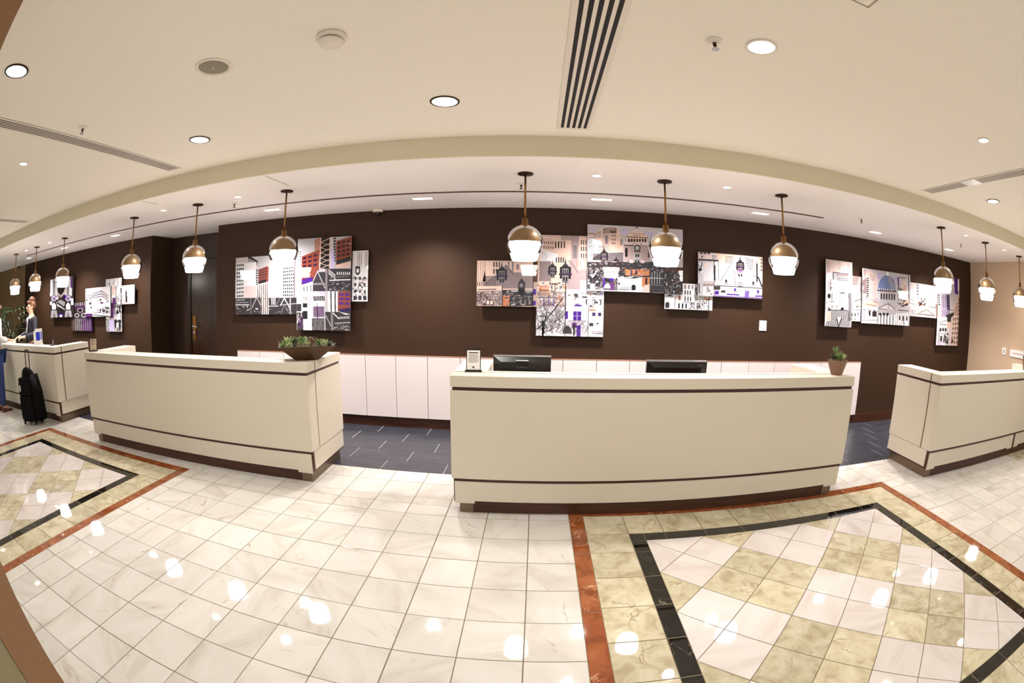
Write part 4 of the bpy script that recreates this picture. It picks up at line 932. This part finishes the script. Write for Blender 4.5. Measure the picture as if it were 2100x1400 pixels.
for x, y in ((1447, 855), (1900, 890)): a.el(x, y, 46, 44, W_).el(x, y-6, 24, 34, PUR).ln([(x-42, y+34), (x+42, y+38)], 10, DKG)
a.r(1840, 960, 1985, 985, PUR).r(1540, 870, 1600, 930, W_).r(1780, 860, 1850, 940, LGT)
artwork('print with roof turret and purple windows at right of central group', 1.915, 2.802, 1.657, 2.17, YF, a)

# --- right group
a = Art([(75, 55), (568, 120), (540, 1318), (55, 1295)], 80, 206, W_)
a.pg([(80, 60), (565, 120), (560, 340), (80, 310)], PNK).wg([(90, 75), (150, 85), (150, 300), (90, 300)], 2, 11, BRN, .4, .4).wg([(300, 100), (350, 105), (350, 300), (300, 295)], 2, 9, BRN, .35, .35).wg([(470, 130), (520, 135), (515, 360), (470, 350)], 2, 9, BRN, .4, .4)
for k in range(6): a.ln([(150, 110+k*34), (230, 170+k*26), (310, 120+k*34)], 4, PCH).ln([(350, 110+k*34), (420, 180+k*26), (480, 140+k*34)], 4, PCH)
a.pg([(200, 300), (495, 340), (495, 510), (215, 440)], LGT).ln([(200, 305), (495, 345)], 14, DKG).wg([(260, 330), (480, 350), (470, 395), (270, 375)], 11, 1, BRK, .5, .7).wg([(280, 390), (470, 410), (470, 480), (280, 460)], 8, 2, DKG, .5, .5).ln([(205, 310), (205, 450)], 16, DKG).ln([(430, 480), (420, 690)], 12, MDG).ln([(160, 430), (165, 570)], 10, MDG)
a.r(200, 480, 480, 690, W_).busy(90, 430, 240, 720, 40, [LGT, PCH, W_, MDG], (.06, .2)).ln([(320, 688), (410, 690)], 16, K_).wg([(350, 610), (450, 620), (450, 690), (350, 690)], 3, 2, DKG, .4, .5).r(290, 700, 500, 800, LGT).wg([(290, 705), (500, 715), (490, 800), (290, 800)], 8, 4, MDG, .4, .3)
a.el(130, 745, 30, 46, K_).ln([(180, 690), (180, 820)], 12, DKG).wg([(290, 810), (480, 815), (470, 920), (290, 920)], 7, 4, DKG, .5, .45).pg([(400, 820), (440, 820), (425, 910)], PCH).el(140, 985, 40, 34, K_).busy(70, 820, 290, 1000, 50, [LGT, W_, MDG, PCH], (.05, .16)).ln([(180, 1000), (480, 1010)], 16, K_).el(370, 980, 30, 30, K_)
a.pg([(170, 1010), (490, 1020), (530, 1310), (60, 1295)], LGT)
for k in range(10): a.ln([(90, 1030+k*28), (520, 1040+k*28)], 5, DKG)
for k in range(12): a.ln([(190+k*24, 1010), (70+k*42, 1300)], 5, DKG)
a.pg([(285, 1130), (345, 1130), (315, 1240)], W_).ln([(260, 1140), (310, 1305), (365, 1140)], 16, DKG).r(90, 1040, 165, 1200, PCH).r(480, 690, 540, 1200, DKG, .6)
artwork('narrow tall pale print, leftmost of the right group', 3.833, 4.336, 1.358, 2.236, YF, a)
a = Art([(540, 360), (800, 395), (790, 1215), (525, 1195)], 50, 150, ROOF*1.25)
a.wg([(550, 380), (680, 390), (640, 540), (550, 530)], 6, 7, DKG, .55, .5).wg([(700, 500), (800, 480), (800, 680), (700, 680)], 5, 8, K_, .5, .55).r(530, 560, 590, 900, W_).r(590, 700, 800, 850, LGT).ln([(600, 830), (800, 770)], 9, DKG).r(600, 850, 800, 940, W_).el(655, 940, 26, 26, BRN, 0, 180).arch(730, 975, 44, 60, BRN).r(530, 940, 800, 1215, W_).ln([(530, 980), (800, 1000)], 9, DKG).wg([(535, 1040), (700, 1050), (700, 1120), (535, 1110)], 3, 1, K_, .34, .9).r(710, 990, 790, 1190, LAV).stripes(710, 1000, 790, 1190, 3, BLU, .3).wg([(535, 1140), (640, 1145), (640, 1175), (535, 1170)], 2, 1, K_, .3, .9).r(640, 1080, 700, 1160, LAV)
artwork('slim low print wedged left of the dome print', 4.332, 4.625, 1.444, 2.058, YB, a)
a = Art([(745, 215), (1635, 355), (1620, 1295), (735, 1235)], 150, 162, np.array((206, 202, 208))/255)
for P in ([(1020, 320), (1100, 330), (1060, 420), (1020, 440)], [(1270, 400), (1370, 410), (1340, 470), (1280, 460)], [(1560, 370), (1610, 380), (1600, 470)]): a.pg(P, LAV*.95)
a.pg([(750, 225), (820, 240), (1010, 360), (1005, 780), (750, 770)], PNK*.92).wg([(770, 240), (830, 260), (800, 390), (770, 380)], 2, 6, DKG, .5, .6).wg([(820, 390), (870, 400), (860, 760), (820, 760)], 1, 9, K_, .8, .5).wg([(880, 330), (980, 380), (960, 480), (900, 440)], 4, 3, DKG, .4, .5)
for k in range(9): a.ln([(880, 520+k*30), (1000, 500+k*30)], 3, ROOF).ln([(900, 290+k*12), (1010, 350+k*12)], 3, PCH)
a.pg([(745, 450), (820, 400), (820, 700), (745, 690)], ROOF*1.1).wg([(745, 460), (820, 420), (820, 690), (745, 690)], 4, 8, K_, .5, .5)
a.pg([(1020, 620)]+[(1190-160*math.cos(math.radians(t)), 610-250*math.sin(math.radians(t))) for t in range(0, 181, 12)]+[(1355, 660)], BLU*1.1)
for k in range(11): a.ln([(1190+(k-5)*30, 610), (1190+(k-5)*15, 390)], 9 if k % 2 else 5, np.array((150, 166, 200))/255 if k < 7 else LGT)
a.pg([(1195, 360), (1250, 380), (1350, 560), (1350, 650), (1290, 640)], LGT, .45).pg([(1020, 620), (1355, 640), (1360, 670), (1020, 650)], DKG)
for k in range(8): a.arch(1050+k*38, 632+k*3, 17, 34, PCH if k % 2 else W_)
a.pg([(1060, 665), (1350, 680), (1350, 840), (1060, 830)], LGT)
for k in range(6): a.arch(1090+k*48, 800+k*3, 26, 110, DKG)
a.r(1185, 290, 1225, 370, W_).pg([(600, 830), (820, 765), (1030, 790), (1030, 950), (740, 900)], PCH*.95).ln([(740, 830), (820, 770), (1030, 870)], 9, DKG).r(745, 780, 1030, 830, LGT).ln([(820, 890), (930, 910), (1030, 945)], 8, BRN).r(1030, 830, 1400, 980, LGT).pg([(1040, 960), (1220, 880), (1370, 1010)], np.array((214, 208, 212))/255).ln([(1040, 960), (1220, 880), (1370, 1010), (1040, 975)], 11, DKG).ln([(1220, 880), (1220, 1010)], 8, DKG)
a.r(735, 940, 1030, 1240, W_).wg([(840, 1000), (1010, 1010), (1010, 1110), (840, 1100)], 2, 1, K_, .34, 1).ln([(740, 985), (1030, 1000)], 8, DKG).wg([(770, 990), (800, 990), (800, 1170), (770, 1170)], 1, 4, K_, .6, .3).r(740, 1000, 770, 1200, LAV).r(930, 1020, 1010, 1120, DKG).r(735, 1170, 1030, 1200, LGT)
a.r(1035, 990, 1400, 1280, LGT)
for k in range(3): a.arch(1070+k*68, 1115, 46, 66, K_)
for k in range(6): a.r(1045+k*56, 1090, 1075+k*56, 1280, W_).r(1076+k*56, 1100, 1086+k*56, 1280, DKG)
a.pg([(1390, 400), (1550, 400), (1550, 740), (1390, 740)], SKY).ln([(1395, 400), (1410, 560)], 22, PUR).ln([(1395, 400), (1550, 410)], 10, DKG).pg([(1480, 560), (1555, 470), (1555, 740), (1490, 690)], PCH).wg([(1490, 570), (1550, 510), (1550, 730), (1490, 690)], 3, 6, BRN, .5, .5).pg([(1390, 560), (1490, 620), (1490, 740), (1390, 740)], MDG).ln([(1600, 370), (1600, 900)], 16, DKG).ln([(1380, 745), (1600, 760)], 12, DKG).r(1480, 780, 1600, 900, PCH).ln([(1480, 930), (1590, 850)], 10, ORG).r(1390, 780, 1480, 930, LGT).busy(1380, 760, 1600, 960, 20, [MDG, LGT, DKG], (.1, .2))
a.r(1390, 940, 1620, 1295, LGT).ln([(1400, 1000), (1600, 1020)], 14, DKG).stripes(1350, 1060, 1600, 1290, 6, W_, .5).wg([(1400, 1100), (1600, 1110), (1600, 1200), (1400, 1190)], 3, 1, DKG, .4, .9).busy(1400, 1180, 1610, 1290, 24, [K_, W_, W_], (.06, .2)).ln([(740, 1215), (1030, 1240)], 10, W_).ln([(1030, 1010), (1030, 1240)], 8, DKG)
artwork('print with a blue ribbed dome and columned courthouse', 4.538, 5.665, 1.425, 2.182, YF, a)
a = Art([(80, 200), (590, 285), (560, 850), (70, 810)], 86, 96, W_)
a.pg([(85, 205), (330, 245), (330, 330), (85, 330)], PNK, .7).stripes(90, 220, 200, 420, 7, LGT, .3).ln([(325, 245), (325, 540)], 6, MDG).r(330, 260, 430, 640, PNK, .5).pg([(385, 420), (490, 320), (590, 380), (560, 660), (385, 650)], PCH, .7).wg([(395, 440), (560, 350), (550, 640), (395, 640)], 7, 7, MDG, .35, .6)
for k in range(4): a.el(215, 260+k*55, 20, 20, DKG).el(215, 260+k*55, 10, 10, LAV)
a.ln([(200, 480), (250, 520)], 12, DKG).r(265, 490, 320, 590, MDG).busy(200, 480, 370, 650, 30, [DKG, LGT, BRN, W_], (.1, .25)).ln([(85, 590), (140, 600), (185, 640)], 9, K_).el(110, 690, 80, 60, PNK).stripes(85, 700, 190, 805, 4, DKG, .3).el(100, 520, 9, 9, K_).el(133, 532, 9, 9, K_)
a.pg([(200, 660), (540, 670), (530, 830), (190, 800)], PCH).pg([(240, 755), (375, 695), (500, 780)], PNK).ln([(240, 755), (375, 700), (500, 785)], 9, K_).ln([(200, 772), (520, 805)], 12, K_).r(540, 600, 600, 840, BRN, .6).ln([(410, 650), (540, 665)], 12, DKG)
artwork('small pale print with a triangular gable in the right group', 5.668, 6.45, 1.575, 2.078, YF, a)
a = Art([(600, 95), (980, 135), (940, 1345), (535, 1335)], 70, 196, SKY)
a.r(600, 100, 640, 600, W_).wg([(590, 420), (620, 420), (620, 620), (590, 620)], 1, 5, K_, .7, .6).pg([(885, 130), (950, 135), (950, 400), (890, 400)], PUR).r(640, 430, 790, 800, MDG*1.15).stripes(640, 430, 790, 700, 4, LAV, .4).r(735, 420, 790, 690, np.array((78, 66, 110))/255).wg([(735, 430), (790, 430), (790, 690), (735, 690)], 2, 5, DKG, .6, .5).r(640, 640, 750, 820, LAV, .6)
a.pg([(850, 660), (975, 380), (960, 1340), (800, 1340), (830, 790)], PCH).wg([(880, 660), (970, 420), (965, 780), (880, 790)], 3, 5, BRN, .5, .6).wg([(840, 810), (960, 790), (945, 1320), (805, 1320)], 3, 6, ROOF*.7, .5, .6).pg([(950, 140), (980, 140), (975, 340), (945, 340)], W_).pg([(720, 780), (870, 720), (860, 780), (810, 830), (810, 900), (730, 900)], DKG).r(730, 900, 805, 1020, PCH).ln([(780, 685), (900, 690)], 8, DKG)
a.pg([(570, 830), (740, 820), (730, 1340), (540, 1340)], W_).ln([(610, 920), (730, 870)], 8, DKG).ln([(585, 945), (725, 955)], 10, K_)
for k in range(3): a.arch(620+k*46, 1075, 30, 62, K_)
a.ln([(610, 1115), (730, 1120)], 18, LGT).r(615, 1160, 650, 1260, DKG).busy(670, 1090, 780, 1330, 40, [K_, DKG, LGT], (.12, .24)).r(560, 1260, 660, 1335, LAV, .5).r(580, 1040, 605, 1290, LGT).el(840, 1255, 18, 34, K_).ln([(770, 1030), (770, 1330)], 10, W_)
artwork('tall print with a street of facades, rightmost by the wall corner', 6.50, 7.23, 1.148, 2.268, YB, a)
# ------------------------------------------------------------------ suitcase, palm, people
SUIT = mat('black_nylon', (9, 7, 7), .8, spec=.15, noise=.2, nscale=300)
t = thing('suitcase', 'black upright trolley suitcase with soft bag, before the far left counter', 'suitcase', (-6.86, .12, 0), .42)
obj('body', MB().box(-.17, .17, -.11, .11, .035, .66), SUIT, t, bevel=.03)
obj('front_pocket', MB().box(-.145, .145, -.145, -.108, .08, .40), SUIT, t, bevel=.015)
obj('front_pocket', MB().box(-.145, .145, -.138, -.108, .42, .60), SUIT, t, bevel=.015)
bag = MB()
bag.add([(-.14, -.13, .58), (.16, -.13, .55), (.24, .02, .5), (.2, .13, .5), (-.14, .12, .58), (-.12, -.1, .76), (.1, -.1, .78), (.17, .0, .70), (.13, .1, .72), (-.12, .08, .76), (.02, -.02, .845)],
        [(4, 3, 2, 1, 0), (0, 1, 6, 5), (1, 2, 7, 6), (2, 3, 8, 7), (3, 4, 9, 8), (4, 0, 5, 9), (5, 6, 10), (6, 7, 10), (7, 8, 10), (8, 9, 10), (9, 5, 10)])
b = obj('soft_bag', bag, SUIT, t, smooth=True); b.modifiers.new('s', 'SUBSURF').levels = 2; b.modifiers['s'].render_levels = 2
coat = MB().add([(.15, -.11, .7), (.17, .1, .7), (.24, .12, .45), (.26, -.1, .45), (.27, .12, .06), (.30, -.08, .06), (.19, -.1, .06), (.19, .11, .06), (.16, .1, .45), (.16, -.11, .45)],
                [(0, 1, 2, 3), (3, 2, 4, 5), (5, 4, 7, 6), (6, 7, 8, 9), (9, 8, 1, 0), (0, 3, 9), (3, 5, 6, 9), (1, 8, 2), (2, 8, 7, 4)])
obj('side_coat', coat, SUIT, t, smooth=True)
h = MB().tube([(-.08, .08, .64), (-.08, .08, 1.0), (-.07, .08, 1.02), (.0, .08, 1.02), (.01, .08, 1.0), (.01, .08, .64)], .009)
obj('telescopic_handle', h, mat('handle_black', (24, 20, 20), .3), t, smooth=True)
obj('grip', MB().box(-.085, .015, .067, .093, 1.0, 1.03), BLACKP, t, bevel=.008)
obj('luggage_tag', MB().box(-.11, -.085, -.15, -.145, .48, .56), PAPER, t)
for x in (-.14, .14):
    for y in (-.09, .09):
        w = MB().tube([(x-.012, y, .022), (x+.012, y, .022)], .022, 14); obj('wheel', w, BLACKP, t)

# lady palm
t = thing('potted_palm', 'dark green fan palm behind the woman at far left', 'plant', (-10.4, 1.52, 0))
obj('pot', MB().lathe([(.16, 0), (.2, .4), (.21, .42), (.19, .42), (.17, .36)], 28), mat('palm_pot', (60, 46, 36), .5), t, smooth=True)
obj('soil', MB().lathe([(.001, .37), (.18, .37)], 20, cap=(False, False)), SOIL, t)
PALM = [mat('palm_green', (44, 62, 32), .4), mat('palm_dark', (26, 38, 20), .4)]
random.seed(5)
for k in range(29):
    a = k*2.39996; hgt = .72+.95*((k*7) % 29)/29; rr = .08+.27*((k*5) % 29)/29
    top = Vector((rr*math.cos(a), rr*math.sin(a), hgt))
    obj('stem', MB().tube([(.05*math.cos(a), .05*math.sin(a), .36), (.5*top.x, .5*top.y, hgt*.65+.1), top], [.009, .007, .005], 6), PALM[1], t)
    lf = MB(); d0 = Vector((math.cos(a), math.sin(a), .25)).normalized(); side = Vector((-math.sin(a), math.cos(a), 0)); up = d0.cross(side)*-1
    for q in range(-4, 5):
        th = q*.36; d = (d0*math.cos(th)+side*math.sin(th)).normalized(); s = d.cross(up).normalized(); L = (.3+.12*(hgt-.72))*(1-.03*abs(q))
        p1, p2, p3 = top+d*L*.3, top+d*L*.75+Vector((0, 0, -.03)), top+d*L+Vector((0, 0, -.10))
        w = .024
        lf.add([top, p1+s*w, p1-s*w, p2+s*w*.9, p2-s*w*.9, p3, p1+up*.006, p2+up*.006], [(0, 1, 6), (0, 6, 2), (1, 3, 7, 6), (6, 7, 4, 2), (3, 5, 7), (7, 5, 4)])
    obj('leaf', lf, PALM[k % 2], t)

def skin(name, V, E, R, m, parent, sub=2):
    me = bpy.data.meshes.new(name); me.from_pydata(V, E, []); me.materials.append(m)
    o = link(name, me, parent)
    o.modifiers.new('Skin', 'SKIN').use_smooth_shade = True
    for sv, r in zip(me.skin_vertices[0].data, R): sv.radius = r if isinstance(r, tuple) else (r, r)
    me.skin_vertices[0].data[0].use_root = True
    s = o.modifiers.new('s', 'SUBSURF'); s.levels = 1; s.render_levels = sub
    return o
SKINM = mat('skin', (214, 164, 136), .5)

def person(name, label, loc, rz, k, elbow, wrist, hdir, clothes):
    """facing -y; arms are mirrored from the given left-arm points"""
    root = thing(name, label, 'person', loc, rz)
    V = [(0, .01, .93), (0, .0, 1.08), (0, .0, 1.27), (0, .02, 1.42), (0, .0, 1.49), (0, -.02, 1.545), (0, -.025, 1.62), (0, -.015, 1.69)]
    R = [(.15, .105), (.125, .09), (.145, .1), (.07, .06), (.05, .05), (.062, .072), (.073, .092), (.055, .07)]
    E = [(i, i+1) for i in range(7)]
    def add(p, r, par): V.append(p); R.append(r); E.append((par, len(V)-1)); return len(V)-1
    tips = []
    for s in (1, -1):
        a = add((s*.16, .015, 1.395), .055, 3); b = add((s*elbow[0], elbow[1], elbow[2]), .04, a); c = add((s*wrist[0], wrist[1], wrist[2]), .027, b)
        d = Vector((s*hdir[0], hdir[1], hdir[2])).normalized(); sd = Vector((s, 0, 0)); sd = (sd-d*sd.dot(d)).normalized()
        w = Vector(V[c]); pm = add(tuple(w+d*.06), (.034, .016), c)
        for q, L in ((-1.5, .07), (-.5, .08), (.5, .085), (1.5, .07)):
            f1 = add(tuple(w+d*.1+sd*q*.018), .009, pm); f2 = add(tuple(w+d*(.1+L*.55)+sd*q*.02+Vector((0, 0, -.012))), .008, f1); add(tuple(w+d*(.1+L*.9)+sd*q*.02+Vector((0, 0, -.034))), .007, f2)
        th1 = add(tuple(w+d*.05-sd*.045), .01, pm); add(tuple(w+d*.095-sd*.055+Vector((0, 0, -.012))), .008, th1)
        h1 = add((s*.095, .01, .88), .085, 0); kn = add((s*.1, .0, .49), .055, h1); an = add((s*.1, .02, .09), .038, kn); add((s*.105, -.12, .035), (.035, .025), an)
    body = skin('body', V, E, R, SKINM, root)
    face = MB().ellipsoid((0, -.118, 1.60), (.013, .022, .024), 8, 6)
    obj('nose', face, SKINM, body, smooth=True)
    for s in (1, -1):
        obj('eye', MB().ellipsoid((s*.031, -.098, 1.628), (.013, .01, .009), 8, 6), mat('eye_dark', (40, 28, 24), .2), body, smooth=True)
        obj('ear', MB().ellipsoid((s*.076, -.01, 1.615), (.012, .02, .032), 8, 6), SKINM, body, smooth=True)
    obj('mouth', MB().ellipsoid((0, -.098, 1.562), (.024, .012, .007), 8, 6), mat('lips', (170, 92, 84), .5), body, smooth=True)
    for nm, idx, grow, m in clothes['skins']:
        # a garment follows the same limbs a little further out
        sv = [i for i in idx(V)]; mp = {i: q for q, i in enumerate(sv)}
        skin(nm, [V[i] for i in sv], [(mp[a], mp[b]) for a, b in E if a in mp and b in mp], [tuple((x+grow) for x in (R[i] if isinstance(R[i], tuple) else (R[i], R[i]))) for i in sv], m, root)
    root.scale = (k, k, k)
    return root, body
def torso_idx(V):
    n = 22                       # vertices per side: arm 3, palm 1, fingers 12, thumb 2, leg 4
    L, Rr = 8, 8+n
    return [0, 1, 2, 3]+[L, L+1, L+2]+[Rr, Rr+1, Rr+2]
def legs_idx(V):
    n = 22; L = 8+18; Rr = 8+n+18
    return [0, L, L+1, L+2, Rr, Rr+1, Rr+2]
NAVY = mat('navy_blazer', (26, 25, 36), .7); SHIRT = mat('white_shirt', (240, 238, 236), .7); JEAN = mat('blue_jeans', (36, 54, 104), .8, noise=.15, nscale=200)
HAIRB = mat('auburn_hair', (110, 70, 42), .45, noise=.3, nscale=120); HAIRG = mat('sandy_hair', (176, 136, 98), .5, noise=.25, nscale=120)
root, body = person('person', 'woman in dark blazer and glasses with pinned-up hair behind the far left counter', (-9.0, 1.36, 0), 0, 1.0,
                    (.23, -.02, 1.13), (.13, -.27, 1.1), (-.1, -1, -.05), dict(skins=[('blazer', torso_idx, .022, NAVY), ('trousers', legs_idx, .016, NAVY)]))
obj('shirt', MB().add([(-.055, -.115, 1.42), (.055, -.115, 1.42), (.012, -.15, 1.16), (-.012, -.15, 1.16), (-.05, -.02, 1.46), (.05, -.02, 1.46)], [(0, 3, 2, 1), (4, 0, 1, 5)]), SHIRT, root)
obj('scarf', MB().ellipsoid((0, -.145, 1.33), (.02, .014, .07), 10, 8), mat('plum_scarf', (86, 60, 92), .6), root, smooth=True)
hair = MB().ellipsoid((0, .034, 1.655), (.098, .1, .105), 16, 10).ellipsoid((0, .03, 1.758), (.078, .085, .055), 14, 9).ellipsoid((.028, -.055, 1.712), (.05, .045, .028), 12, 8).ellipsoid((-.028, -.055, 1.712), (.05, .045, .028), 12, 8)
obj('hair', hair, HAIRB, root, smooth=True)
obj('shirt_collar', MB().lathe([(.085, 1.405), (.074, 1.44), (.062, 1.482), (.056, 1.482)], 20, (0, .004, 0), (False, False)), SHIRT, root, smooth=True)
gl = MB()
for s in (1, -1):
    P = [(s*.034+.025*math.cos(a), -.116, 1.626+.017*math.sin(a)) for a in [2*math.pi*q/14 for q in range(15)]]
    gl.tube(P, .0028, 6, False).tube([(s*.06, -.114, 1.63), (s*.08, -.01, 1.632)], .0028, 6)
gl.tube([(-.01, -.118, 1.63), (.01, -.118, 1.63)], .0028, 6)
obj('glasses', gl, BLACKP, root)

root, body = person('person', 'guest in white shirt and blue jeans at the left picture edge', (-8.25, .07, 0), math.pi, 1.04,
                    (.27, .03, 1.12), (.15, -.18, 1.09), (-.2, -1, 0), dict(skins=[('shirt', torso_idx, .024, SHIRT), ('jeans', legs_idx, .02, JEAN)]))
hair = MB().ellipsoid((0, .016, 1.665), (.086, .1, .078), 16, 10).ellipsoid((0, .05, 1.62), (.075, .06, .07), 12, 8)
obj('hair', hair, HAIRG, root, smooth=True)
for s in (1, -1):
    sh = MB().add([(s*.1-.045, .075, 0), (s*.1+.045, .075, 0), (s*.105+.05, -.12, 0), (s*.105, -.2, 0), (s*.105-.05, -.12, 0),
                   (s*.1-.04, .07, .085), (s*.1+.04, .07, .085), (s*.105+.045, -.1, .06), (s*.105, -.18, .035), (s*.105-.045, -.1, .06)],
                  [(4, 3, 2, 1, 0), (0, 1, 6, 5), (1, 2, 7, 6), (2, 3, 8, 7), (3, 4, 9, 8), (4, 0, 5, 9), (5, 6, 7, 8, 9)])
    so = obj('shoe', sh, mat('brown_leather', (92, 52, 34), .4), root, smooth=False, bevel=.012)
    obj('sole', MB().prism([(s*.1-.047, .08), (s*.105-.052, -.12), (s*.105, -.208), (s*.105+.052, -.12), (s*.1+.047, .08)], 0, .014), mat('white_sole', (214, 208, 200), .6), so)
